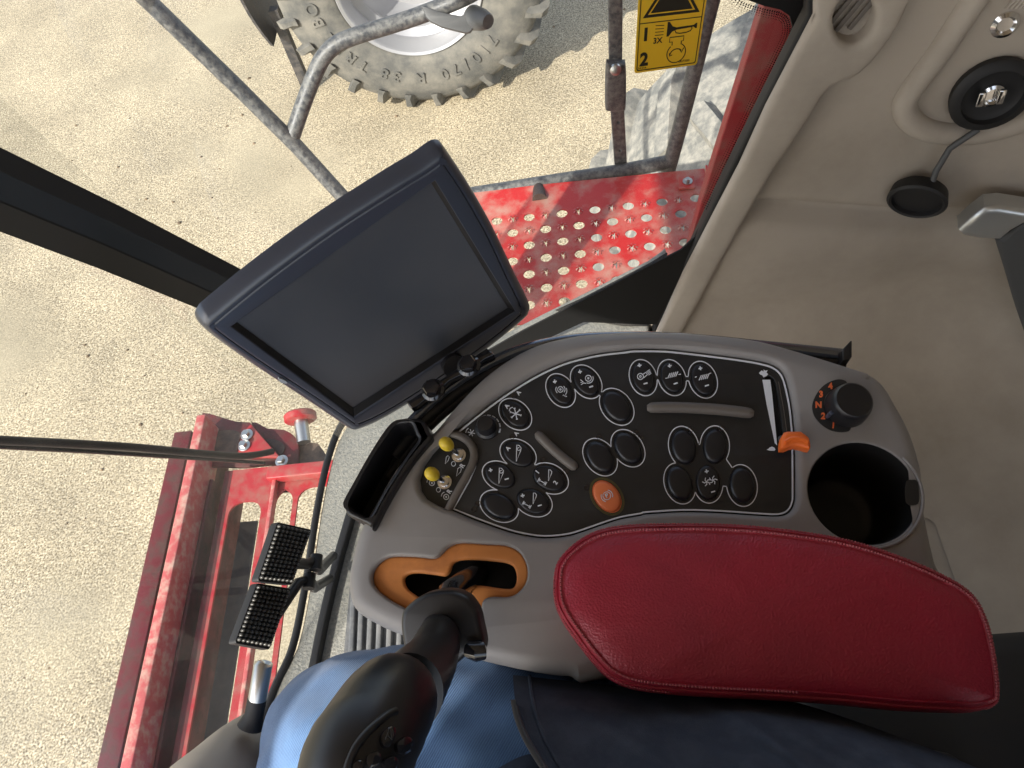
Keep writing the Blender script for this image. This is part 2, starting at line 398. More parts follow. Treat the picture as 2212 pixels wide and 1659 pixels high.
def text_mesh(s, fn, u, v, size, ang, h0, h1, bold=.03):
    cu = bpy.data.curves.new('t', 'FONT'); cu.body = s; cu.size = 1; cu.align_x = 'CENTER'; cu.align_y = 'CENTER'; cu.extrude = .5; cu.offset = bold
    cu.resolution_u = 3
    o = bpy.data.objects.new('t', cu); me = bpy.data.meshes.new_from_object(o); bpy.data.objects.remove(o); bpy.data.curves.remove(cu)
    ca, sa = math.cos(ang), math.sin(ang)
    for w in me.vertices:
        x, y = w.co.x*size*1.35, -w.co.y*size*1.35
        w.co = fn(u+x*ca-y*sa, v+x*sa+y*ca, h0 if w.co.z < 0 else h1)
    return me
def poly_mesh(pts, fn, h0, h1): return plate_mesh([pts], fn, h0, h1)

# ------------------------------------------------------------------ world
SUN_AZ = math.radians(50); SUN_EL = math.radians(36)      # shadows travel towards +x,+y (azimuth 50)
w = bpy.data.worlds.new('World'); sc.world = w; w.use_nodes = True
wn, wl = w.node_tree.nodes, w.node_tree.links
sky = wn.new('ShaderNodeTexSky'); sky.sky_type = 'NISHITA'; sky.sun_disc = False
sky.sun_elevation = SUN_EL; sky.air_density = 1; sky.dust_density = 1.5; sky.ozone_density = 1
sdir = Vector((-math.cos(SUN_AZ)*math.cos(SUN_EL), -math.sin(SUN_AZ)*math.cos(SUN_EL), math.sin(SUN_EL)))  # towards the sun
sky.sun_rotation = math.atan2(sdir.x, sdir.y)
hs = wn.new('ShaderNodeHueSaturation'); hs.inputs['Saturation'].default_value = .62; wl.new(sky.outputs[0], hs.inputs['Color']); wl.new(hs.outputs[0], wn['Background'].inputs[0]); wn['Background'].inputs[1].default_value = .14
sd = bpy.data.lights.new('sun', 'SUN'); sd.energy = 3.2; sd.angle = math.radians(.53); sd.color = (1, .95, .87)
so = bpy.data.objects.new('sun', sd); col.objects.link(so); so.location = (-5, -5, 9)
so.rotation_euler = (-sdir).to_track_quat('-Z', 'Y').to_euler()
sc.view_settings.view_transform = 'Standard'; sc.view_settings.look = 'None'; sc.view_settings.exposure = 1.3; sc.view_settings.gamma = 1
sc.cycles.max_bounces = 10; sc.cycles.transparent_max_bounces = 16; sc.cycles.diffuse_bounces = 6

# ------------------------------------------------------------------ ground
g = link('ground', mesh([(-400, -400, 0), (400, -400, 0), (400, 400, 0), (-400, 400, 0)], [[0, 1, 2, 3]]), 'ground', smooth=None)
tagx(g, kind='structure')

lf = []
for k in range(70):
    x, y = random.uniform(-4.5, 1.5), random.uniform(1.5, 6.5); r_ = random.uniform(.006, .016)
    lf.append(rings_mesh([[Vector((x+r_*q*math.cos(a)*random.uniform(.7, 1.2), y+r_*q*math.sin(a)*random.uniform(.7, 1.2), h)) for a in [2*PI*j/7 for j in range(7)]] for q, h in ((1, .0005), (.9, r_*.4), (.45, r_*.75))]))
tagx(link('gravel', join(lf), 'pebble', smooth=30), kind='stuff')
# ------------------------------------------------------------------ cab shell
cab = thing('harvester_cab', 'beige lined harvester cab with black pillars and big dusty windows', 'vehicle cab', (0, 0, 2.4))
# wall surface: side wall, rounded rear corner, rear wall
def wall_mesh():
    plan = []
    for i in range(12): plan.append((Vector((.125+.425*i/12, .9)), Vector((0, -1))))
    for i in range(15):
        a = PI/2*i/14; plan.append((Vector((.55+.38*math.sin(a), .52+.38*math.cos(a))), Vector((-math.sin(a), -math.cos(a)))))
    for i in range(1, 12): plan.append((Vector((.93, .52-1.3*i/11)), Vector((-1, 0))))
    prof = [(4.12, 0), (3.6, 0), (3.2, .0), (3.0, .0), (2.86, .0), (2.80, .002), (2.755, .006), (2.742, .004), (2.735, -.012), (2.725, -.018), (2.712, -.014), (2.70, .006), (2.68, .014), (2.64, .018), (2.58, .012), (2.52, .004), (2.47, .01), (2.42, .04), (2.37, .09), (2.33, .16), (2.31, .26), (2.30, .36)]
    vs = []; fs = []
    for i, (p, nn) in enumerate(plan):
        for j, (z, o) in enumerate(prof):
            zz = z
            if 2.6 < z < 2.78:                       # the seam between the two panels dips towards the front
                t = i/11.0
                zz = z + (.035 if i > 3 else .02*(i/3)+.015) - .085*min(1, max(0, (i-1)/11)) + .02
            b = 0
            q = p+nn*(o+b)
            vs.append((q.x + (max(-.045, (zz-2.48)*.315-(.02 if zz < 2.62 else 0))*max(0, 1-(q.x-.1)/.45) if q.y > .7 and q.x < .55 else 0), q.y, zz))
    m_ = len(prof)
    for i in range(len(plan)-1):
        for j in range(m_-1): fs.append([i*m_+j, (i+1)*m_+j, (i+1)*m_+j+1, i*m_+j+1])
    return mesh(vs, fs)
wm = wall_mesh()
wall = link('wall_panel', wm, 'beige_dark', cab, 60)
wall_bvh = BVHTree.FromPolygons([v.co.copy() for v in wm.vertices], [list(p.vertices) for p in wm.polygons])
def WS(u, v, h=0):
    d = ray(u, v); hit = wall_bvh.ray_cast(EYE, d)
    if hit[0] is None: return WALL(u, v, h)
    n = hit[1] if hit[1].dot(d) < 0 else -hit[1]
    return hit[0]+n*h
link('rear_floor', wbox(.02, -.8, 2.20, .95, .80, 2.296), 'beige_dark', cab)
link('unseen_roof_rail', wbox(-1.03, -.985, 3.86, .95, -.93, 4.129, .01), 'beige', cab)  # unseen rail added to limit the sun patch on the legs
tube('unseen_left_pillar', [(-.55, -.80, 2.5), (-.83, -.86, 3.1), (-1.13, -.925, 3.75), (-1.275, -.955, 4.13)], .045, 'pillar', cab)  # out of view, placed to shade the front of the knee
link('unseen_left_side', wbox(-.35, -.97, 2.2, .95, -.93, 3.05, .01), 'beige_dark', cab)  # unseen panel added to cut the light inside the cab
link('roof', join([wbox(-1.34, -.98, 4.13, 1.0, 1.02, 4.28, .02)]), 'beige', cab)  # front edge lengthened out of view to keep sun off the wall
# B pillar trim
trim = [(1747, -60), (1747, 8), (1700, 100), (1646, 206), (1591, 330), (1530, 450), (1470, 570), (1409, 708), (1462, 708), (1500, 640), (1545, 555), (1591, 470), (1628, 405), (1654, 358), (1695, 297), (1732, 241), (1766, 184), (1784, 162), (1802, 153), (1826, 146), (1848, 132), (1869, 112), (1892, 84), (1912, 56), (1930, 25), (1942, 0), (1960, -60)]
plate('pillar_trim', [trim, ell((1833, 14), 44, 56, .25, 28)], WALL, .002, .03, 'beige', cab, bev=.009, res=4)
bw = lathe_mesh(WALL(1833, 14, .026), WALL.n, [(.052, .0), (.048, -.008), (.040, -.014), (.036, -.02), (.001, -.022)], 32, None, False)
dome = tagx(link('round_vent', bw, 'beige', cab))
vb = link('vent_blade', join([box_mesh(WALL(1833+dx, 14+dx*.2, .012), *frame((0, -1, 0), (.5, 0, .8)), .062-abs(dx)*.0009, .006, .004, .001) for dx in (-22, 0, 22)]), 'greytrim', dome)
# black seal strip and printed glass border
seal = [(1735, -60), (1735, 14), (1640, 205), (1560, 370), (1480, 540), (1400, 712), (1412, 712), (1490, 560), (1580, 370), (1660, 208), (1756, 14), (1756, -60)]
plate('window_seal', seal, WALL, .0, .020, 'rubber', cab, bev=.004)
def bz(u, v): return GLS(u, v)
frit = [(1580, -70), (1600, -10), (1650, 10), (1690, 18), (1716, 36), (1722, 62), (1712, 95), (1690, 140), (1640, 235), (1590, 335), (1540, 440), (1508, 505), (1478, 545), (1400, 590), (1260, 660), (1130, 728), (1010, 800), (1010, 760), (1125, 700), (1260, 632), (1400, 560), (1462, 520), (1482, 490), (1500, 440)]
band = [(1560, -70), (1585, -22), (1605, -4), (1650, 12), (1685, 20), (1706, 34), (1712, 58), (1704, 90), (1680, 140), (1630, 240), (1580, 345), (1530, 452), (1500, 512), (1470, 540), (1400, 575), (1260, 648), (1130, 714), (1010, 782), (1010, 810), (1260, 695), (1395, 700), (1418, 700), (1480, 575), (1540, 455), (1600, 340), (1700, 140), (1750, 40), (1765, -70)]
fr = plate('glass_border', band, GLS, -.002, .001, 'void', cab)
# dot pattern on the edge of the black print
dots = []
edge = [(1530, 452), (1580, 345), (1630, 240), (1680, 140), (1704, 90), (1710, 60), (1704, 36), (1685, 22), (1650, 14), (1605, 0), (1585, -18)]
ed = cr(edge, False, 14)
for row in range(4):
    acc = 0; off = 5.0+row*5.2; rr = 1.75-.33*row
    for i in range(1, len(ed)):
        a = Vector(ed[i-1]); b = Vector(ed[i]); t = b-a; L = t.length
        if L < 1e-6: continue
        t /= L; nn = Vector((t.y, -t.x)) if True else None
        nn = -nn if (nn.x > 0 and i < len(ed)*.45) else nn
        nn = Vector((-abs(t.y), -abs(t.x)*-1 if False else t.x)) if True else nn
        while acc < L:
            p = a+t*acc+Vector((t.y, -t.x))*off*(1 if (Vector((t.y, -t.x)).dot(Vector((1560, 200))-a) > 0) else -1)
            c = GLS(p.x, p.y, .0015); s_ = rr*.0008
            k = len(dots); dots.append((c, s_)); acc += 5.2
        acc -= L
vs, fs = [], []
for c, s_ in dots:
    k = len(vs)
    for q in range(6): vs.append(c+GA*s_*math.cos(q*PI/3)+Vector((0, 0, s_*math.sin(q*PI/3))))
    fs.append(list(range(k, k+6)))
link('border_dots', mesh(vs, fs), 'gloss', cab, None)
# side window pane
sp = [(-.45, 2.54), (.10, 2.54), (.16, 2.6), (.36, 3.1), (.36, 4.13), (-.85, 4.13)]
link('side_window', mesh([(x, .9455+(x-.36)*.3274, z) for x, z in sp], [list(range(6))]), 'glass', cab, None)
# floor with raised edge
flo = [(590, 1500), (640, 1400), (668, 1270), (690, 1120), (712, 1010), (740, 932), (790, 880), (900, 810), (1010, 762), (1125, 700), (1260, 632), (1400, 560), (1440, 542), (1402, 700), (1400, 800), (1300, 1100), (900, 1700), (560, 1700)]
FL = Z(2.5)
plate('floor', cr(flo, True, 3), FL, -.05, 0, 'floor', cab, bev=.006)
# windscreen base strip
wb = [(500, 1800), (555, 1600), (592, 1490), (632, 1400), (660, 1265), (683, 1115), (706, 1003), (734, 925), (770, 884)]
wbt = wb+[(800, 858), (890, 802), (1005, 752)]
tube('windscreen_seal', [FL(*p, .001) for p in cr(wbt, False, 5)], .0065, 'rubber', cab, 8)
# the two raised black floor strips
def strip(name, pts, w, h, m): 
    return plate(name, [(p[0]-w/2, p[1]) for p in pts]+[(p[0]+w/2, p[1]) for p in reversed(pts)], FL, 0.001, h, m, cab, bev=.003)
strip('floor_edging', [(772, 1085), (758, 1130), (738, 1200), (718, 1280), (702, 1350), (692, 1400), (676, 1480)], 17, .018, 'rubber')
ribs = []
for k, x in enumerate((768, 786, 806, 826, 848, 870)):
    ribs.append(plate_mesh([[(x-6, 1270+k*5), (x+6, 1270+k*5), (x-2, 1500), (x-15, 1500)]], FL, .002, .012, .003))
base = plate_mesh([[(758, 1260), (900, 1290), (880, 1520), (735, 1520)]], FL, .0005, .004)
link('ribbed_mat', join(ribs+[base]), 'mat', cab)
# dark lower trim at the foot of the right window
plate('sill_trim', [(1200, 672), (1260, 645), (1400, 572), (1442, 550), (1405, 690), (1400, 706), (1345, 706), (1290, 696), (1240, 682)], FL, .002, .006, 'void', cab, bev=.003)
PD = [.876, .902, .958, 1.054, 1.143]
# front corner pillar: two-tone, leans forward
PILL = ((-160, 330, PD[0]), (0, 400, PD[1]), (240, 505, PD[2]), (490, 622, PD[3]), (640, 700, PD[4]), (800, 780, 1.30))
def pillar():
    A = [Q(-60, 372, 1.15), Q(520, 640, 1.42)]
    def seg(o0, o1, dn, m, name):
        ms = []
        pts = []
        for (u, v, d), (lo, hi) in zip(PILL, ((.0, .0),)*6):
            k = 1.0-(u+160)/1700
            pts.append((Q(u-o0*.42*k, v+o0*k, d), Q(u-o1*.42*k, v+o1*k, d)))
        rings = []
        for a, b in pts:
            dv = (a-EYE).normalized()
            rings.append([a, b, b+dv*dn, a+dv*dn])
        me = rings_mesh(rings, False, True)
        bm = bmesh.new(); bm.from_mesh(me); bm.to_mesh(me); bm.free()
        return link(name, me, m, cab, 30)
    seg(-75, -28, .05, 'rubber', 'pillar_seal')
    seg(-28, 30, .15, 'pillar', 'front_pillar')
    seg(30, 35, .05, 'void', 'pillar_joint')
    seg(35, 96, .05, 'pillar2', 'pillar_cover')
pillar()
# windscreen: leans forward above the floor edge
ws_pts = cr(wb, False, 5)
rows = []
for z, k in ((2.5, 1), (2.9, 1.25), (3.4, 1.5), (4.12, 1.75)):
    r = []
    for p in ws_pts:
        q = FL(*p)
        if z > 2.5: q = Vector((q.x*k if q.x < 0 else q.x, q.y*(1+.02*(k-1)), z))
        r.append(q)
    rows.append(r)
vs = [v for r in rows for v in r]; n_ = len(rows[0]); fs = [[i*n_+k, i*n_+k+1, (i+1)*n_+k+1, (i+1)*n_+k] for i in range(3) for k in range(n_-1)]
wsm = mesh(vs, fs)
link('windscreen', wsm, 'glass2', cab, 60)
ws_bvh = BVHTree.FromPolygons([v.co.copy() for v in wsm.vertices], [list(p.vertices) for p in wsm.polygons])
def WSC(u, v, h=0):
    hit = ws_bvh.ray_cast(EYE, ray(u, v))
    return (hit[0] if hit[0] else Q(u, v, 1.1)) + ray(u, v)*h
# socket panel moulding on the side wall
rid = zf(3000, 0, 1.276, [(1300, -260), (1180, -160), (1060, 0), (900, 240), (760, 430), (715, 520), (745, 600), (850, 655), (1050, 668), (1200, 640), (1330, 600), (1500, 560)])
tube('panel_ridge', [WS(*p, .000) for p in cr(rid, False, 6)], .017, 'beige', cab, 14)
# wiper
wp = thing('wiper', 'thin black wiper blade lying across the windscreen, left edge of the photo', 'wiper', WSC(300, 972))
wps = [(-80, 945), (0, 951), (150, 958), (300, 967), (450, 981), (520, 985), (560, 981), (588, 975)]
tube('blade', [WSC(u, v, .02) for u, v in cr(wps, False, 4)], .0055, 'rubber', wp)
tube('wiper_arm', [WSC(u, v, .05) for u, v in cr([(-80, 957), (0, 964), (200, 975), (400, 988), (500, 995), (570, 1000)], False, 4)], .0036, 'gloss', wp)

# ------------------------------------------------------------------ power socket, cap, handle
ps = thing('power_socket', 'round black power socket set into the beige side wall panel', 'socket', WS(2136, 191))
sn = Vector((-.12, -.98, .10)).normalized()
c0 = WS(2136, 191, .008)
lathe('collar', c0, sn, [(.052, 0), (.053, .010), (.048, .015), (.040, .016), (.038, .008), (.035, .006), (.028, .004), (.001, .004)], 'rubber', ps)
lathe('contact', c0+sn*.004, sn, [(.016, 0), (.016, .006), (.012, .008), (.011, .002), (.001, .002)], 'chrome', ps)
link('terminal', join([box_mesh(c0+sn*.012+AX[0]*dx, *frame(sn), .010, .022, .008, .002) for dx in (-.016, .010)]), 'chrome', ps)
cc = thing('socket_cap', 'black rubber dust cap hanging by its cord from the wall socket', 'cap', WS(1966, 409))
c1 = WS(1966, 409, .03)
capn = Vector((-.42, -.86, -.22)).normalized()
lathe('cap_body', c1, capn, [(.036, -.022), (.040, -.018), (.043, 0), (.039, .003), (.036, .001), (.035, -.006), (.001, -.006)], 'rubber', cc, 36)
tube('cord', [c0-AX[2]*.055+sn*.01, WS(2040, 300, .022), WS(2010, 345, .025), c1+AX[2]*.036+Vector((.012, 0, 0))], .0045, 'darkgrey', cc)
sw = thing('panel_fastener', 'small chrome fastener above the power socket', 'fastener', WS(2170, 51))
lathe('bezel', WS(2170, 51, 0), sn, [(.017, 0), (.017, .004), (.012, .007), (.009, .003), (.001, .003)], 'chrome', sw, 24)
vt = thing('wall_vent', 'small ribbed vent at the top of the beige side wall, upper right corner', 'vent', WS(2190, 8))
link('rib', join([tube_mesh([WS(2172+i*9, 16, .003), WS(2192+i*9, -6, .003)], .0022, 6) for i in range(6)]), 'beige', vt)
hd = thing('grab_handle', 'silver topped grab handle with dark grey upright on the side wall', 'handle', WS(2140, 455))
hp = zf(3000, 0, 1.276, [(980, 1085), (1045, 1025), (1110, 975), (1180, 968), (1317, 990), (1460, 1010), (1460, 1080), (1317, 1050), (1240, 1095), (1190, 1138), (1100, 1135), (1010, 1118)])
plate('silver_end', hp, Pl(WS(2140, 455, .055), (-.3, -.95, .1)), 0, .035, 'silver', hd, bev=.009, res=4)
plate('upright', [(2146, 494), (2160, 488), (2206, 452), (2290, 452), (2290, 820), (2225, 740), (2190, 640), (2165, 555)], Pl(WS(2140, 455, .04), (-.3, -.95, .1)), 0, .03, 'darkgrey', hd, bev=.008)

# ------------------------------------------------------------------ control console
con = thing('control_console', 'grey right-hand control console carrying a black button panel and a cup holder', 'console', CON(1300, 1000, -.1))
UN = .00040
top = zf(2900, 1200, 1.508, [(500, 290), (600, 318), (740, 370), (800, 395), (860, 435), (915, 500), (960, 580), (1000, 650), (1035, 720), (1070, 810), (1105, 930), (1118, 1000), (1122, 1100), (1130, 1200), (1165, 1380), (1200, 1530), (1230, 1640), (1000, 1700), (600, 1700)])
body = [(937, 925), (985, 868), (1040, 812), (1100, 768), (1160, 738), (1230, 720), (1300, 712), (1380, 709), (1460, 711), (1540, 716), (1620, 725), (1690, 741)]+top[2:]+[(1310, 1462), (1230, 1460), (1160, 1453), (1060, 1432), (985, 1412), (900, 1383), (840, 1362), (785, 1334), (760, 1312), (750, 1285), (748, 1245), (756, 1200), (772, 1145), (800, 1095), (850, 1010), (905, 950)]
panel_ = 0
panel = zf(1600, 1300, 1.843, [(338, 1292), (400, 1180), (455, 1080), (495, 990), (508, 930), (505, 880), (490, 830), (460, 790), (415, 755), (370, 738), (560, 590), (650, 527), (740, 470), (820, 388), (900, 345), (1050, 268), (1200, 214), (1400, 172), (1600, 150), (1780, 140)])
panel[10:] = zf(1600, 1300, 1.843, [(455, 668), (560, 585), (650, 517), (740, 455), (900, 355), (1050, 278), (1200, 222), (1400, 176), (1600, 152)])
panel += zf(2400, 1300, 2.074, [(200, 163), (450, 165), (700, 190), (900, 215), (1100, 242), (1250, 270), (1340, 300), (1395, 345), (1430, 420), (1470, 600), (1488, 760), (1497, 900), (1500, 1300), (1495, 1395), (1460, 1465), (1380, 1497), (1200, 1490), (900, 1470), (600, 1462), (300, 1480), ])
panel += zf(1600, 1300, 1.843, [(1700, 1325), (1550, 1352), (1400, 1400), (1250, 1452), (1150, 1477), (1000, 1489), (850, 1470), (700, 1430), (500, 1358)])
panel = panel[:10]+cr(panel[10:], False, 3)
rec = zf(1600, 1300, 1.843, [(345, 745), (420, 778), (455, 815), (472, 860), (475, 920), (462, 975), (400, 1090), (345, 1195), (292, 1292), (225, 1262), (150, 1215), (110, 1150), (100, 1080), (130, 985), (185, 900), (235, 842)])
hole = zf(1600, 1300, 1.843, [(326, 1306), (292, 1300), (225, 1270), (142, 1222), (98, 1155), (88, 1075), (120, 975), (178, 890), (228, 835), (320, 742), (352, 722)])
def expand(p, d): return inset(p, -d)
CUPR = .0405
pexp = expand(panel, 6)
# panel opening = switch recess + button panel outline
opening = hole + pexp[12:] 
gate = zf(1300, 2000, 1.62, [(280, 390), (330, 335), (400, 308), (550, 310), (640, 320), (685, 312), (715, 285), (760, 243), (820, 222), (900, 222), (1000, 230), (1110, 236), (1190, 268), (1240, 330), (1262, 410), (1245, 490), (1190, 550), (1130, 570), (1050, 568), (1000, 577), (972, 610), (960, 690), (900, 735), (760, 760), (600, 700), (480, 640), (370, 580), (290, 510), (268, 450)])
cupc = CON(1860, 1066)
def circ_px(c, r, n=40):
    a, b, nn = frame(CON.n); return [proj(c+(a*math.cos(t)+b*math.sin(t))*r) for t in [2*PI*i/n for i in range(n)]]
cup = circ_px(cupc, .0405)
gate_s = cr(gate, True, 3)
slot = cr([(1652, 818), (1672, 815), (1683, 860), (1693, 935), (1700, 968), (1686, 972), (1672, 930)], True, 3)
link('body', plate_mesh([cr(body, True, 3), opening, gate_s, cup], CON, -.05, .004, .016, 6, None, (.38, .17, .10)), 'grey', con, 60)
# stepped skirt below the body
link('skirt', plate_mesh([cr([(p[0], p[1]) for p in expand(body, 5)], True, 2), circ_px(cupc, .0412), expand(gate_s, 4)], CON, -.12, -.0515, .012, 3, None, (.05, .05)), 'grey', con, 60)
# black recess floor + panel
PH = -.003
plate('recess_floor', expand(opening, 3), CON, -.014, PH-.004, 'panel', con)
pn = plate('button_panel', [panel, slot], CON, PH-.0035, PH, 'panel', con, bev=.0006)
link('border_line', stroke_mesh(panel, 3.4, CON, PH, PH+.0006, True), 'white', pn, None)
plate('speed_slot', slot, CON, PH-.0036, PH-.003, 'void', pn)
link('slot_edge', stroke_mesh([(1683, 822), (1694, 880), (1701, 930), (1703, 955)], 1.2, CON, PH, PH+.0005), 'greytrim', pn, None)
# ridge bar between switch recess and the panel
rb = zf(1600, 1300, 1.843, [(328, 745), (400, 770), (455, 812), (487, 870), (487, 930), (462, 1000), (405, 1105), (350, 1205), (298, 1305)])
tube('recess_ridge', [CON(*p, PH+.001) for p in cr(rb, False, 5)], .0036, 'greytrim', con, 10)
# speed scale
plate('speed_wedge', [(1648, 818), (1665, 818), (1669, 850), (1680, 960), (1675, 955), (1657, 870)], CON, PH+.0001, PH+.0006, 'white', pn)
rab = zf(2400, 1300, 2.074, [(1225, 340), (1245, 320), (1265, 330), (1262, 312), (1275, 322), (1296, 318), (1285, 336), (1300, 350), (1288, 364), (1262, 376), (1252, 358), (1236, 352)])
plate('hare_symbol', rab, CON, PH+.0001, PH+.0006, 'white', pn)
tor = zf(2400, 1300, 2.074, [(1288, 968), (1302, 962), (1312, 950), (1332, 944), (1350, 952), (1360, 968), (1352, 978), (1312, 976), (1300, 972)])
plate('tortoise_symbol', tor, CON, PH+.0001, PH+.0006, 'white', pn)
# finger ridges
def bar(pts, r, nm='finger_ridge'):
    P = cr(pts, False, 6); k = len(P)
    rr = [r*(1-.12*(abs(i-(k-1)/2)/((k-1)/2))**10) for i in range(k)]
    P3 = [CON(*p, PH+.0018) for p in P]
    a = P3[0]-(P3[1]-P3[0]).normalized()*r*.5; b = P3[-1]-(P3[-2]-P3[-1]).normalized()*r*.5
    return tube(nm, [a]+P3+[b], [r*.5]+rr+[r*.5], 'greytrim', pn, 14)
bar(zf(2400, 1300, 2.074, [(330, 630), (500, 626), (750, 635), (950, 650), (1155, 675)]), .0048)
bar(zf(1600, 1300, 1.843, [(955, 755), (1040, 840), (1130, 920), (1220, 990)]), .0042)
# buttons
B1 = lambda x, y, X, Y: ('a', x, y, X, Y)
spec = [
 ('fan_a', 'a', 787, 603, 100, 95, 'round black button with a fan symbol and the letter A'),
 ('hdr_a', 'a', 808, 893, 112, 92, 'black button with a wedge shaped header symbol and the letter A'),
 ('hdr_pm', 'a', 678, 1053, 110, 90, 'black plus and minus button with a header symbol, beside the blank button'),
 ('pos12', 'a', 1036, 1070, 118, 94, 'black button with a double arrow and the numbers 1 and 2'),
 ('pos_pm', 'a', 918, 1238, 118, 92, 'black plus and minus button with a double arrow below a small wedge'),
 ('blank', 'a', 670, 1272, 120, 98, 'blank black button at the front corner of the panel'),
 ('rot_pm', 'a', 1118, 430, 88, 102, 'black plus and minus button with a bracketed rotor symbol, beside the panel edge'),
 ('conc_pm', 'a', 1304, 366, 95, 102, 'black plus and minus button with a drum and concave symbol'),
 ('blank', 'a', 1526, 548, 106, 114, 'blank black button linked to the drum and concave button'),
 ('blank', 'a', 1405, 915, 106, 116, 'blank black button beside the orange parking brake button'),
 ('blank', 'a', 1608, 850, 104, 116, 'blank black button between the long grey finger ridge and its lower linked twin'),
 ('park', 'a', 1455, 1202, 102, 112, 'orange parking brake button marked with a P in brackets'),
 ('spread', 'b', 275, 378, 92, 125, 'black plus and minus button with a spreader symbol'),
 ('sieve_u', 'b', 510, 378, 95, 125, 'middle plus and minus button with a slanted sieve symbol'),
 ('sieve_l', 'b', 765, 395, 97, 128, 'rearmost plus and minus button with a slanted sieve symbol, next to the speed wedge'),
 ('blank', 'b', 608, 945, 103, 145, 'blank black button upper front in the group of five'),
 ('blank', 'b', 862, 940, 97, 144, 'blank black button upper rear in the group of five'),
 ('blank', 'b', 575, 1245, 108, 145, 'blank black button lower front in the group of five'),
 ('fan_pm', 'b', 808, 1240, 98, 143, 'black plus and minus button with two curved fan blades'),
 ('blank', 'b', 1085, 1262, 103, 148, 'blank black button nearest the orange speed lever'),
]
btn = []
for key, reg, x, y, X, Y, lab in spec:
    s = 1/1.843/1.8228 if reg == 'a' else 1/2.074/1.8228
    (cx_, cy_), = zf(*((1600, 1300, 1.843) if reg == 'a' else (2400, 1300, 2.074)), [(x, y)])
    X *= s; Y *= s; asp = .68
    b = math.sqrt((X*X+Y*Y)/(1+asp*asp)); a = asp*b
    s2 = max(0, min(1, (X*X-a*a)/(b*b-a*a))); th = math.asin(math.sqrt(s2))
    btn.append((key, cx_, cy_, a, b, -th, lab))
def bp(i, lx, ly):        # local button frame: lx along minor, ly along major (top negative)
    key, cx_, cy_, a, b, th, lab = btn[i]; ca, sa = math.cos(th), math.sin(th)
    return (cx_+lx*ca-ly*sa, cy_+lx*sa+ly*ca)
FB = 'buttons on the console panel'
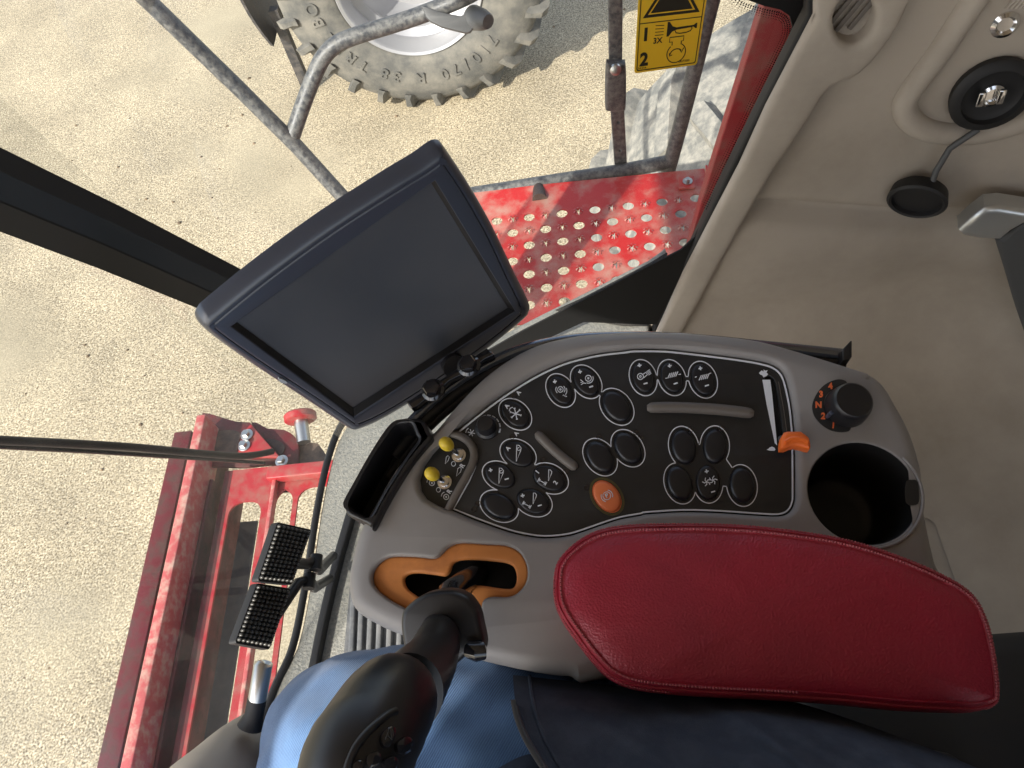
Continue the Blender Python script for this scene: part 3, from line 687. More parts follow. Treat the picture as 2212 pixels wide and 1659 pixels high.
for i, (key, cx_, cy_, a, b, th, lab) in enumerate(btn):
    o_ = ell((cx_, cy_), a, b, th, 40)
    hh = .0025
    prof = [(1.06, PH-.001), (1.05, PH+.0004), (1.0, PH+.0004), (.985, PH-.0006), (.975, PH+hh*.35), (.95, PH+hh*.62), (.90, PH+hh*.82), (.78, PH+hh*.96), (.55, PH+hh*1.05), (.25, PH+hh*1.1)]
    if key == 'blank': prof = prof[:7]+[(.84, PH+hh*1.15), (.7, PH+hh*1.32), (.45, PH+hh*1.42), (.2, PH+hh*1.45)]
    bt = link('button', pillow(o_, CON, prof), 'obutton' if key == 'park' else 'button', con, 60)
    bt['label'] = lab
    if key == 'park':
        link('ring', stroke_mesh(ell((cx_, cy_), a*1.2, b*1.16, th, 48), 5.0, CON, PH, PH+.0008, True), 'olive', bt, None)
    H0, H1 = PH+hh*.8, PH+hh*1.1+.0005
    ms = []
    def S(pts, w=1.7, closed=False): ms.append(stroke_mesh([bp(i, *p) for p in pts], w, CON, H0, H1, closed))
    def T(s, lx, ly, size, ang=None): 
        p = bp(i, lx, ly); ms.append(text_mesh(s, CON, p[0], p[1], size, th*1.0 if ang is None else ang, H0, H1))
    def plus(lx, ly, r=4.2, rot=0):
        for q in (0, PI/2):
            c_, s_ = math.cos(q-th-.2), math.sin(q-th-.2)
            S([(lx-r*c_, ly-r*s_), (lx+r*c_, ly+r*s_)], 2.4)
    def minus(lx, ly, r=4.6):
        c_, s_ = math.cos(-th-.3), math.sin(-th-.3); S([(lx-r*c_, ly-r*s_), (lx+r*c_, ly+r*s_)], 2.6)
    def L2(pts): # picture-oriented offsets to local
        ca, sa = math.cos(-th), math.sin(-th)
        return [(x*ca-y*sa, x*sa+y*ca) for x, y in pts]
    def star(c, R_, n=6, w=1.6, ph=0):
        for k in range(n):
            g_ = ph+2*PI*k/n; S(L2([c, (c[0]+R_*math.cos(g_), c[1]+R_*math.sin(g_))]), w)
            e = (c[0]+R_*math.cos(g_), c[1]+R_*math.sin(g_)); S(L2([(e[0]-2.2*math.sin(g_), e[1]+2.2*math.cos(g_)), (e[0]+2.2*math.sin(g_), e[1]-2.2*math.cos(g_))]), 1.6)
    def wedge(c, s=1.0, drum=True, w=1.5):
        S(L2([(c[0]+x*s, c[1]+y*s) for x, y in [(-2, 17), (-1, -17), (4, -16), (8, -11), (7, -5)]]), w, True)
        if drum: S(L2([(c[0]+3.0*s+3*s*math.cos(t), c[1]-8.5*s+3*s*math.sin(t)) for t in [k*PI/6 for k in range(11)]]), 1.1)
    def arrow2(c, v, w=1.3):
        d = Vector(v).normalized(); nn = Vector((-d.y, d.x)); c = Vector(c); L = Vector(v).length/2
        a_ = c-d*L; b_ = c+d*L
        S(L2([tuple(a_), tuple(b_)]), w)
        for e, sg in ((a_, 1), (b_, -1)):
            S(L2([tuple(e+d*sg*4+nn*3), tuple(e), tuple(e+d*sg*4-nn*3)]), w)
            S(L2([tuple(e+nn*4.5), tuple(e-nn*4.5)]), w)
    if key == 'fan_a':
        star((2, 1), 12, 6, 2.0, .3); p = L2([(-17, -15)])[0]; T('A', *p, 9, -.95); S(L2([(-12, -4), (-11, -9), (-8, -12), (-4, -13)]), 1.5)
    elif key == 'hdr_a':
        wedge((-1, 0), 1.05); p = L2([(-21, -10)])[0]; T('A', *p, 9, -.9)
    elif key == 'hdr_pm':
        wedge((0, 1)); p = L2([(-20, -11)])[0]; plus(*p); p = L2([(15, 8)])[0]; minus(*p)
    elif key == 'pos12':
        wedge((0, -5), .72, False); arrow2((-15, 9), (16, 9)); p = L2([(-25, -12)])[0]; T('1', *p, 9.5, -.9); p = L2([(14, 11)])[0]; T('2', *p, 9.5, -.9)
    elif key == 'pos_pm':
        wedge((2, -5), .72, False); arrow2((-13, 9), (16, 9)); p = L2([(-22, -11)])[0]; plus(*p); p = L2([(15, 10)])[0]; minus(*p)
    elif key == 'rot_pm':
        plus(*L2([(-12, -17)])[0]); c = (0, 0)
        S(L2(ell(c, 6, 6, 0, 16)), 1.4, True); S(L2(ell(c, 1.6, 1.6, 0, 8)), 1.6, True)
        S(L2(ell(c, 10, 10, 0, 10, 2.3, 3.9)), 1.5); S(L2(ell(c, 10, 10, 0, 10, -.8, .8)), 1.5); S(L2(ell((2, 3), 12, 12, 0, 10, -.5, .9)), 1.4)
        for k in range(3): S(L2([(5+k*3, 13+k*1.3), (8+k*3, 8+k*1.3+4)]), 1.2)
    elif key == 'conc_pm':
        plus(*L2([(-13, -19)])[0]); minus(*L2([(11, 13)])[0]); c = (5, -5)
        S(L2(ell(c, 6.5, 6.5, 0, 16)), 1.4, True); S(L2(ell(c, 1.6, 1.6, 0, 8)), 1.6, True)
        S(L2(ell(c, 10.5, 10.5, 0, 10, -.4, 2.2)), 1.6); S(L2([(-12, -2), (-6, 3), (-12, 4)]), 1.3); S(L2([(-11, 9), (-5, 5), (0, 6)]), 1.3)
    elif key == 'spread':
        plus(*L2([(-8, -24)])[0]); minus(*L2([(5, 15)])[0])
        S(L2(ell((-6, 0), 6.5, 6.5, 0, 16)), 1.6, True); S(L2(ell((-6, 0), 2, 2, 0, 8)), 1.4, True); S(L2([(0, -5), (6, -9), (9, -4), (1, 3)]), 1.6)
        for k in range(4): S(L2([(7+k*1.4, -10+k*2.4), (14+k*1.2, -15+k*2.6)]), 1.1)
    elif key in ('sieve_u', 'sieve_l'):
        plus(*L2([(-5, -23) if key == 'sieve_u' else (-6, -22)])[0]); minus(*L2([(8, 15)])[0])
        for k in range(5): S(L2([(-9+k*4.2, 4-k*.9), (-4+k*4.2, -7-k*.9)]), 2.0)
        if key == 'sieve_u': S(L2([(-14, 4), (-10, 3.2)]), 1.2); S(L2([(14, -4), (19, -5)]), 1.2)
        else: S(L2([(-18, -3), (-14, -4)]), 1.2); S(L2([(13, -11), (17, -12)]), 1.2)
    elif key == 'fan_pm':
        plus(*L2([(-4, -23)])[0]); minus(*L2([(10, 21)])[0])
        for c, ph in (((-4, 0), .2), ((10, -4), .7)):
            for k in range(5):
                g_ = ph+2*PI*k/5
                S(L2([c, (c[0]+5*math.cos(g_), c[1]+5*math.sin(g_)), (c[0]+9.5*math.cos(g_+.5), c[1]+9.5*math.sin(g_+.5))]), 1.8)
    elif key == 'park':
        S(L2(ell((0, 0), 8.5, 8.5, 0, 20)), 1.2, True); T('P', 0, 0, 9.5, -.45)
        S(L2(ell((0, 0), 12.5, 12.5, 0, 12, -.9-.5, .9-.5)), 1.5); S(L2(ell((0, 0), 12.5, 12.5, 0, 12, PI-.9-.5, PI+.9-.5)), 1.5)
    if ms: link('button_symbol', join(ms), 'white', bt, None)
# white outlines around groups of buttons
def outline(ids, bridges, hull=None, e=6.2, w=1.9, bw=4.6):
    ms = []
    def inring(p, j, m_=0):
        _, cx_, cy_, a, b, th, _l = btn[j]; x, y = p[0]-cx_, p[1]-cy_; ca, sa = math.cos(-th), math.sin(-th)
        u, v = x*ca-y*sa, x*sa+y*ca; return (u/(a+e+m_))**2+(v/(b+e+m_))**2 < 1
    def inbr(p, br):
        A = Vector(btn[br[0]][1:3]); B = Vector(btn[br[1]][1:3]); d = B-A; L = d.length; d /= L; q = Vector(p)-A
        return 0 < q.dot(d) < L and abs(q.dot(Vector((-d.y, d.x)))) < bw
    def inhull(p):
        if not hull: return False
        c = False; H = [btn[k][1:3] for k in hull]
        for k in range(len(H)):
            (x1, y1), (x2, y2) = H[k], H[k-1]
            if (y1 > p[1]) != (y2 > p[1]) and p[0] < (x2-x1)*(p[1]-y1)/(y2-y1)+x1: c = not c
        return c
    def runs(pts, bad):
        cur = []
        for p in pts:
            if bad(p):
                if len(cur) > 1: ms.append(stroke_mesh(cur, w, CON, PH, PH+.0005))
                cur = []
            else: cur.append(p)
        if len(cur) > 1: ms.append(stroke_mesh(cur, w, CON, PH, PH+.0005))
    for i in ids:
        _, cx_, cy_, a, b, th, _l = btn[i]
        pts = ell((cx_, cy_), a+e, b+e, th, 120); pts.append(pts[0])
        runs(pts, lambda p: any(inring(p, j, 0) for j in ids if j != i) or any(inbr(p, br) for br in bridges if i in br) or inhull(p))
    for br in bridges:
        A = Vector(btn[br[0]][1:3]); B = Vector(btn[br[1]][1:3]); d = B-A; L = d.length; d /= L; nn = Vector((-d.y, d.x))
        for sg in (-1, 1):
            pts = [tuple(A+d*L*k/80+nn*sg*bw) for k in range(81)]
            runs(pts, lambda p: any(inring(p, j, -.3) for j in ids) or inhull(p))
    link('button_outline', join(ms), 'white', pn, None)
outline([0], [])
outline([1, 2, 3, 4, 5], [(1, 2), (1, 3), (2, 5), (5, 4), (3, 4)], [1, 2, 5, 4, 3])
outline([6, 7, 8], [(6, 7), (7, 8)]); outline([9, 10], [(9, 10)])
outline([12, 13, 14], [(12, 13), (13, 14)])
outline([15, 16, 17, 18, 19], [(15, 16), (15, 17), (17, 18), (18, 19), (16, 19)], [15, 17, 18, 19, 16])
# small dark indicator lamps
lamps = zf(1600, 1300, 1.843, [(778, 472), (765, 767), (987, 935), (1155, 1022), (515, 1253), (488, 1296), (1309, 1137), (1398, 768), (1668, 735), (1702, 775)])+zf(2400, 1300, 2.074, [(663, 805), (920, 795)])
lm = [lathe_mesh(CON(*p, PH), CON.n, [(.0024, 0), (.0024, .0006), (.0014, .0003), (.0001, .0001)], 14) for p in lamps]
for k, m_ in enumerate(lm): link('indicator_lamp', m_, 'gloss', con)
ms = [text_mesh('A', CON, *p, 9, -.95, PH, PH+.0005) for p in zf(1600, 1300, 1.843, [(812, 448), (795, 745)])]
fc = zf(1600, 1300, 1.843, [(468, 738)])[0]
for k in range(6):
    g_ = k*PI/3+.2; ms.append(stroke_mesh([fc, (fc[0]+8*math.cos(g_), fc[1]+8*math.sin(g_))], 1.5, CON, PH, PH+.0005))
ms.append(stroke_mesh(ell(fc, 12, 12, 0, 8, 3.1, 4.3), 1.3, CON, PH, PH+.0005))
for m_ in ms[:2]: link('panel_letter', m_, 'white', pn, None)
link('fan_symbol', join(ms[2:]), 'white', pn, None)
# fan speed dial
kc = zf(1600, 1300, 1.843, [(585, 700)])[0]
kn = link('dial', lathe_mesh(CON(kc[0], kc[1]+1, PH), CON.n, [(.0105, 0), (.0105, .003), (.0085, .0045), (.0075, .012), (.0065, .014), (.001, .0145)], 32), 'black', con)
kn['label'] = 'small black dial with a scale of white segments'
ms = []
for k in range(12):
    g0 = 1.75+k*.42; g1 = g0+.37; wd = 1.5+k*.62
    ms.append(stroke_mesh(ell(kc, 19.5+wd/2+1.5, 20.5+wd/2+1.5, 0, 6, g0, g1), wd, CON, PH+.0001, PH+.0006))
link('dial_scale', join(ms), 'white', kn, None)
link('dial_mark', lathe_mesh(CON(kc[0]-9, kc[1]-7, PH+.0105), CON.n, [(.0012, 0), (.0012, .001)], 8), 'white', kn)
# toggle switches with yellow caps
for (tx, ty), (bx, by) in zip(zf(1600, 1300, 1.843, [(325, 872), (224, 1085)]), zf(1600, 1300, 1.843, [(372, 895), (268, 1092)])):
    t_ = link('toggle_switch', join([lathe_mesh(CON(bx, by, PH-.004), CON.n, [(.0062, 0), (.0062, .002), (.0045, .0025), (.0045, .006), (.003, .0065)], 20), tube_mesh([CON(bx, by, PH), CON(tx+1, ty+1, PH+.020)], [.0022, .0016])]), 'chrome', con)
    t_['label'] = 'chrome toggle switch with a yellow tip'
    cc_ = CON(tx, ty, PH+.022); dr = (CON(tx, ty, PH+.022)-CON(bx, by, PH)).normalized()
    link('switch_cap', lathe_mesh(cc_, dr, [(.002, -.007), (.004, -.0065), (.0054, -.003), (.0057, .001), (.0048, .0045), (.003, .006), (.0002, .0065)], 24), 'yellowcap', t_)
ms = []
RF = PH-.004
def SP(reg, pts, w=1.4, closed=False): ms.append(stroke_mesh(zf(*reg, pts), w, CON, RF, RF+.0006, closed))
ra = (1600, 1300, 1.843)
SP(ra, [(270, 955), (278, 905), (290, 895), (300, 905), (292, 930)], 1.2, True); SP(ra, [(352, 1045), (362, 990), (378, 978), (388, 992), (382, 1015)], 1.2, True)
for c in ((330, 955), (220, 1145)): SP(ra, ell(c, 15, 17, 0, 18), 1.0, True)
for c in ((172, 1095), (277, 1197)):
    SP(ra, ell(c, 19, 19, 0, 16), 1.6, True); SP(ra, ell(c, 4, 4, 0, 8), 1.6, True); SP(ra, ell((c[0]-4, c[1]-4), 32, 32, 0, 8, 3.1, 4.6), 1.3)
for p in zf(*ra, [(395, 970), (300, 1158)]): ms.append(text_mesh('R', CON, *p, 10, -.95, RF, RF+.0006))
link('switch_lettering', join(ms), 'white', con, None)
# speed lever, orange
lv = zf(2400, 1300, 2.074, [(1370, 925), (1392, 888), (1420, 880), (1525, 880), (1560, 905), (1590, 930), (1600, 965), (1604, 1005), (1595, 1026), (1570, 1024), (1530, 1010), (1480, 1000), (1440, 1008), (1400, 1026), (1362, 1024), (1360, 980)])
lvo = link('speed_lever', plate_mesh([lv], CON, .009, .020, .0035, 4), 'orange2', con); lvo['label'] = 'bright orange speed lever tab at the slow end of the slot'
tube('lever_stem', [CON(1690, 945, -.004), CON(1697, 962, .013)], .003, 'darkgrey', lvo)
link('lever_grip', tube_mesh([CON(p[0], p[1]-10, .0185) for p in zf(2400, 1300, 2.074, [(1400, 1010), (1440, 985), (1490, 978), (1545, 990), (1580, 1008)])], .0025, 8), 'orange2', lvo)
# rotary gear knob with numbers
ring = zf(2900, 1200, 1.508, [(648, 487), (640, 465), (600, 455), (550, 468), (500, 500), (460, 555), (442, 615), (455, 670), (490, 715), (540, 750), (600, 766), (655, 762), (670, 740), (655, 718), (610, 705), (560, 680), (528, 645), (512, 605), (520, 560), (550, 525), (600, 508), (640, 505)])
kn = plate('gear_scale', cr(ring, True, 3), CON, .004, .0048, 'panel', con)
ms = [text_mesh(s, CON, *zf(2900, 1200, 1.508, [p])[0], 13.5, an, .0048, .0054, .04) for s, p, an in (('4', (549, 498), -.1), ('3', (494, 545), -.05), ('N', (479, 608), 0), ('2', (506, 674), .05), ('1', (566, 727), .1))]
link('gear_number', join(ms), 'oprint', kn, None)
kb = CON(1825, 884, .004); ktop = (Q(1841, 877, .62)-kb)
kdir = (CON.n+Vector((.10, 0, 0))).normalized()
kk = lathe('gear_knob', kb, kdir, [(.0172, 0), (.0166, .009), (.0157, .014), (.0151, .0165), (.0136, .018), (.001, .0185)], 'black', con, 40)
kk['label'] = 'tall dark grey gear knob beside the orange numbers 4 3 N 2 1'
link('pointer', box_mesh(kb+kdir*.006+(CON(1800, 900)-CON(1836, 882)).normalized()*.0172, *frame(kdir, CON(1800, 900)-CON(1836, 882)), .004, .003, .011, .0008), 'bezel', kk)
# cup holder
ch = link('cup_holder', lathe_mesh(cupc, CON.n, [(.0403, .0025), (.0398, .0005), (.0392, -.012), (.0385, -.045), (.036, -.085), (.033, -.088), (.031, -.090), (.020, -.0905), (.00002, -.0905)], 48, None, False), 'cup', con, 60)
ch['label'] = 'round deep cup holder at the rear of the console'
for r_, h_ in ((.0435, .0042),):
    a, b, nn = frame(CON.n)
    P = [cupc+nn*h_+(a*math.cos(t)+b*math.sin(t))*r_ for t in [-1.7+2.3*k/24 for k in range(25)]]
    tube('rim_step', P, .0013, 'grey', ch, 8)
plate('dark_notch_plate', cr([(1952, 1046), (1966, 1040), (1978, 1046), (1980, 1086), (1970, 1094), (1952, 1088)], True, 3), CON, .0041, .0052, 'cup', ch)  # dark plate laid on top to imitate a shaded notch, nothing is cut
# orange shift gate
gin = zf(1300, 2000, 1.62, [(470, 430), (520, 410), (600, 413), (680, 424), (725, 428), (755, 400), (775, 350), (830, 325), (950, 325), (1060, 335), (1120, 345), (1165, 370), (1185, 430), (1175, 490), (1140, 512), (1040, 502), (950, 490), (912, 500), (895, 540), (885, 640), (760, 690), (640, 640), (560, 570), (490, 520), (462, 470)])
gm = plate_mesh([expand(gate_s, 1.0), cr(gin, True, 3)], CON, -.009, -.003, .0025, 4)
gt = link('shift_gate', gm, 'orange', con, 35); gt['label'] = 'orange plastic gate around the joystick slot'
plate('gate_boot', expand(gate_s, 2), CON, -.045, -.035, 'void', con)
# storage tray, black, front edge
tr = thing('storage_tray', 'narrow black tray clipped to the front edge of the grey console', 'tray', CON(850, 1030, -.03))
tp = zf(1300, 1250, 1.843, [(540, 765), (620, 762), (700, 778), (745, 860), (760, 910), (700, 980), (600, 1110), (500, 1270), (420, 1410), (345, 1555), (318, 1532), (250, 1495), (170, 1462), (143, 1420), (138, 1370), (165, 1300), (300, 1050), (400, 900), (480, 795)])
ti = zf(1300, 1250, 1.843, [(560, 800), (610, 800), (645, 880), (660, 918), (600, 1000), (500, 1150), (400, 1310), (325, 1450), (280, 1462), (170, 1395), (165, 1360), (230, 1240), (330, 1060), (430, 900), (500, 815)])
plate('tray_rim', [cr(tp, True, 3), cr(ti, True, 3)], CON, -.035, .013, 'black', tr, bev=.0035, res=4)
plate('tray_floor', expand(tp, -6), CON, -.034, -.028, 'void', tr)
# rail around the console edge
rl = thing('accessory_rail', 'black and chrome accessory rail curving along the outer edge of the console', 'rail', CON(1200, 730, -.04))
rp = [(742, 1078), (790, 1005), (850, 925), (905, 865), (965, 815), (1030, 775), (1100, 742), (1170, 722), (1250, 710), (1340, 706), (1440, 707), (1540, 714), (1640, 724), (1740, 734), (1838, 744)]
RS = cr(rp, False, 5)
tube('rail_tube', [CON(*p, -.022) for p in RS], .0052, 'darkchrome', rl, 16)
tube('inner_track', [CON(p[0]+7, p[1]+11, -.028) for p in RS[8:]], .0062, 'black', rl, 12)
tube('lower_track', [CON(p[0]+13, p[1]+21, -.032) for p in RS[6:55]], .005, 'rubber', rl, 12)
plate('end_cap', [(1826, 745), (1843, 727), (1846, 728), (1846, 762), (1840, 770), (1826, 770)], CON, -.034, -.008, 'black', rl, bev=.001)
plate('end_block', [(1800, 775), (1838, 772), (1855, 780), (1857, 792), (1852, 798), (1805, 785)], CON, -.05, -.024, 'rubber', rl, bev=.001)
plate('tail_fin', [(732, 1072), (748, 1076), (752, 1086), (744, 1092)], CON, -.036, -.016, 'black', rl, bev=.0008)
plate('rail_cover', zf(1600, 1300, 1.843, [(890, 92), (1000, 68), (1120, 38), (1250, 12), (1254, 48), (1160, 75), (1000, 125), (892, 165)]), CON, -.022, -.012, 'bezel', rl, bev=.001)
# ------------------------------------------------------------------ armrest pad
arm = thing('armrest_pad', 'red leather armrest pad with stitched edge on the grey console', 'armrest', CON(1650, 1300, .02))
ap = [(1097+x*.5039, 1042+y*.5039) for x, y in [(195, 430), (212, 345), (280, 268), (380, 210), (520, 184), (760, 178), (1000, 185), (1250, 212), (1450, 248), (1650, 310), (1850, 395), (1980, 480), (2045, 600), (2078, 750), (2092, 890), (2075, 955), (1990, 985), (1850, 985), (1650, 975), (1400, 950), (1100, 930), (800, 915), (560, 890), (450, 850), (380, 790), (300, 690), (238, 600), (202, 520)]]
aps = cr(ap, True, 5)
def wob(p, k): return noise.noise(Vector((p[0]*.02, p[1]*.02, k)))
CPL = Pl(CON(1650, 1300, .030), CON.n)
def ARM(u, v, h): return CPL(u, v, h-.030)
rings = []
for d, h in ((0, .0), (-2.0, .008), (-2, .018), (1, .026), (5, .030), (9, .0315), (10.5, .0305), (12, .0312), (17, .0345), (21, .0355), (24, .0350), (30, .0362), (45, .0378), (65, .0390), (90, .0395)):
    o_ = inset(aps, d) if d <= 30 else None
    if o_ is None:
        cx_ = sum(p[0] for p in aps)/len(aps); cy_ = sum(p[1] for p in aps)/len(aps); b_ = inset(aps, 30); s = 1-(d-30)/100.0
        o_ = [(cx_+(p[0]-cx_)*s, cy_+(p[1]-cy_)*s) for p in b_]
    rings.append([ARM(p[0], p[1], h*1.25 + .0012*wob(p, d*.03)*(d > 4)) for p in o_])
link('leather_cover', rings_mesh(rings), 'leather', arm, 70)
def stitches(d, h, step, parent, nm):
    path = inset(aps, d); ms = []; acc = 0
    last = None
    n_ = len(path)
    for i in range(n_):
        p = Vector(path[i]); q = Vector(path[(i+1) % n_])
        if p.y > 1042+900*.5039 and 1300 < p.x < 2120: continue
        L = (q-p).length; k = 0.0
        while k < L:
            a_ = p+(q-p)*(k/L); b_ = p+(q-p)*(min(L, k+step*.62)/L)
            ms.append(tube_mesh([ARM(a_.x, a_.y, h), ARM((a_.x+b_.x)/2, (a_.y+b_.y)/2, h+.0007), ARM(b_.x, b_.y, h)], [.0005, .0008, .0005], 6))
            k += step
    link(nm, join(ms), 'stitch', parent, None)
stitches(19, .0445, 7.0, arm, 'stitching')
stitches(3.5, .0362, 7.0, arm, 'edge_stitching')
piping = inset(aps, 10.2)
link('seam', tube_mesh([ARM(p[0], p[1], .0388) for p in piping], .0011, 6, True), 'leather', arm)

# ------------------------------------------------------------------ joystick
js = thing('joystick', 'large black multifunction joystick lever in front of the jeans', 'joystick', CON(1010, 1240, -.03))
def loft(name, secs, m, parent, n=28, sub=6, flat=1.0, power=2.0, cap=True):
    L = cr([tuple(Q(*s[0], s[2])) for s in secs], False, sub); R = cr([tuple(Q(*s[1], s[2])) for s in secs], False, sub)
    T = cr([(s[3], 0, 0) for s in secs], False, sub)
    P = [(Vector(a)+Vector(b))/2 for a, b in zip(L, R)]
    rings = []
    for i in range(len(P)):
        w_ = (Vector(R[i])-Vector(L[i])); W = w_.length/2; w_.normalize()
        t = (P[min(i+1, len(P)-1)]-P[max(i-1, 0)]).normalized()
        nn = t.cross(w_).normalized()
        if nn.dot(EYE-P[i]) < 0: nn = -nn
        r = []
        for k in range(n):
            g_ = 2*PI*k/n; c_, s_ = math.cos(g_), math.sin(g_)
            c_ = math.copysign(abs(c_)**(2/power), c_); s_ = math.copysign(abs(s_)**(2/power), s_)
            r.append(P[i]+w_*W*c_+nn*T[i][0]*s_)
        rings.append(r)
    me = rings_mesh(rings, True, True)
    return link(name, me, m, parent, 60), me
GP = Pl(Q(960, 1345, .590), (-.12, -.45, .88))
gd = zf(1300, 2000, 1.62, [(458, 760), (460, 690), (480, 640), (560, 572), (650, 535), (780, 525), (870, 558), (910, 600), (945, 660), (965, 750), (985, 860), (960, 930), (880, 932), (780, 1010), (620, 1040), (540, 1000), (500, 952), (475, 880)])
plate('guard', cr(gd, True, 4), GP, -.010, .004, 'black', js, bev=.0045, res=4)
tube('shaft', [CON(1015, 1225, -.036), CON(1010, 1245, -.01), CON(990, 1290, .03), Q(965, 1345, .60)], [.010, .0095, .010, .014], 'gloss', js)
loft('neck', [((912, 1352), (980, 1354), .592, .010), ((898, 1380), (994, 1382), .578, .017), ((866, 1430), (988, 1428), .556, .020), ((826, 1472), (973, 1462), .534, .023), ((800, 1500), (958, 1500), .515, .026)], 'black', js)
hd_, hm = loft('grip_head', [((806, 1492), (890, 1500), .512, .006), ((785, 1491), (930, 1508), .505, .018), ((748, 1504), (944, 1524), .494, .029), ((712, 1545), (935, 1552), .482, .034), ((676, 1592), (922, 1585), .474, .036), ((650, 1632), (906, 1628), .468, .037), ((638, 1690), (888, 1680), .465, .036), ((645, 1760), (872, 1740), .463, .028), ((690, 1800), (840, 1780), .463, .012)], 'black', js)
hb = BVHTree.FromPolygons([v.co.copy() for v in hm.vertices], [list(p.vertices) for p in hm.polygons])
def HS(u, v, h=0):
    d = ray(u, v); hit = hb.ray_cast(EYE, d)
    if hit[0] is None: return Q(u, v, .47)
    nn = hit[1] if hit[1].dot(d) < 0 else -hit[1]
    return hit[0]+(nn-d).normalized()*h
tube('face_ridge', [HS(*p, .0002) for p in cr([(855, 1536), (838, 1543), (810, 1566), (786, 1590), (768, 1616), (757, 1640), (749, 1664), (745, 1690)], False, 5)], .0022, 'black', js, 8)
def hdome(pts, h, nm, m='gloss'):
    c = (sum(p[0] for p in pts)/len(pts), sum(p[1] for p in pts)/len(pts))
    rs = [[HS(c[0]+(p[0]-c[0])*s, c[1]+(p[1]-c[1])*s, hh) for p in pts] for s, hh in ((1, -.0005), (.97, h*.6), (.88, h), (.5, h*1.1))]
    return link(nm, rings_mesh(rs), m, js, 60)
hdome(cr([(820, 1590), (838, 1570), (850, 1572), (852, 1590), (836, 1616), (822, 1612)], True, 4), .0035, 'thumb_button')
hdome(cr([(853, 1605), (872, 1590), (886, 1598), (884, 1620), (866, 1632), (853, 1624)], True, 4), .0035, 'thumb_button')
hdome(cr([(792, 1632), (812, 1622), (822, 1632), (816, 1652), (798, 1660), (790, 1648)], True, 4), .0035, 'thumb_button')
hdome(cr([(826, 1640), (846, 1632), (856, 1642), (852, 1664), (834, 1672), (824, 1658)], True, 4), .0035, 'thumb_button')
hdome(cr([(762, 1650), (780, 1640), (788, 1656), (782, 1680), (768, 1684)], True, 4), .003, 'thumb_button')
link('arrow_mark', stroke_mesh([(828, 1600), (838, 1574), (840, 1600), (834, 1592)], 1.6, HS, .0035, .0045), 'darkgrey', js)
ro = Q(1028, 1405, .585)
link('roller', tube_mesh([Q(1012, 1402, .586), Q(1016, 1403, .582), Q(1030, 1406, .580), Q(1043, 1404, .580), Q(1047, 1402, .582)], [.002, .0065, .0075, .0068, .002], 18), 'gloss', js)

# ------------------------------------------------------------------ monitor
mo = thing('monitor', 'large blank black touchscreen monitor standing behind the console', 'monitor', MON(790, 630, -.05))
mo_out = [(430, 700), (436, 683), (455, 665), (560, 580), (700, 478), (840, 388), (900, 352), (938, 325), (952, 322), (962, 330), (1010, 402), (1060, 490), (1105, 585), (1139, 655), (1139, 672), (1128, 688), (1050, 752), (930, 838), (830, 900), (770, 927), (752, 926), (735, 915), (650, 858), (560, 800), (490, 752), (445, 718)]
scr = [(495, 705), (515, 690), (935, 388), (948, 390), (1112, 668), (1106, 676), (775, 892), (762, 896), (750, 890)]
mo_in = [(501, 707), (941, 392), (1114, 674), (766, 902)]
mo_o = [(x+9, y+9) for x, y in inset(cr(mo_out, True, 3), -5)]
cas = [plate_mesh([inset(mo_o, 24), mo_in], MON, -.008, 0, .002, 3)]
rg_ = [(24, -.0005), (20, -.0003), (15, -.0012), (9, -.0035), (4, -.007), (1, -.011), (0, -.0145)]
rr_ = [[MON(p[0], p[1], h) for p in inset(mo_o, d)] for d, h in rg_]
for sx_, dx_, dy_, h in ((.955, 14, 20, -.022), (.88, 34, 42, -.038), (.60, 55, 60, -.055)):
    rr_.append([MON(790+dx_+(p[0]-790)*sx_, 630+dy_+(p[1]-630)*sx_, h) for p in mo_o])
cas.append(rings_mesh(rr_))
link('casing', join(cas), 'bezel', mo, 50)
plate('screen', expand(mo_in, 6), MON, -.030, -.006, 'screen', mo)
# inner bezel, sloping faces down to the glass
inn = [(516, 706), (937, 402), (1103, 673), (768, 890)]
vs = [MON(*p, -.0015) for p in expand(mo_in, 1)]+[MON(*p, -.0055) for p in inn]
link('inner_bezel', mesh(vs, [[k, (k+1) % 4, 4+(k+1) % 4, 4+k] for k in range(4)]), 'black', mo, None)
plate('logo_tab', cr([(602, 816), (612, 819), (619, 824), (616, 827), (604, 823)], True, 3), MON, -.001, .0012, 'lightgrey', mo)
# mount between monitor and rail
mt = thing('monitor_bracket', 'black clamp bracket with two bolts fixing the monitor to the rail', 'bracket', CON(960, 820, -.03))
bpz = zf(1300, 1250, 1.843, [(545, 600), (575, 585), (700, 500), (960, 330), (1060, 255), (1130, 210), (1170, 235), (1185, 262), (1120, 290), (1040, 350), (960, 400), (860, 450), (760, 540), (680, 590), (620, 640), (585, 655), (560, 630)])
plate('clamp_plate', bpz, CON, -.012, -.003, 'gloss', mt, bev=.002)
for p in zf(1300, 1250, 1.843, [(745, 525), (1005, 348)]):
    c_ = CON(*p, -.003)
    b_ = lathe('bolt', c_, CON.n, [(.0105, 0), (.0105, .003), (.0085, .0045), (.008, .005)], 'gloss', mt, 28)
    link('bolt_head', lathe_mesh(c_+CON.n*.005, CON.n, [(.0078, 0), (.0078, .005), (.0068, .0062)], 6), 'gloss', b_, 20)
tube('support_arm', [Q(985, 795, .745), Q(960, 762, .86)], .012, 'black', mt)

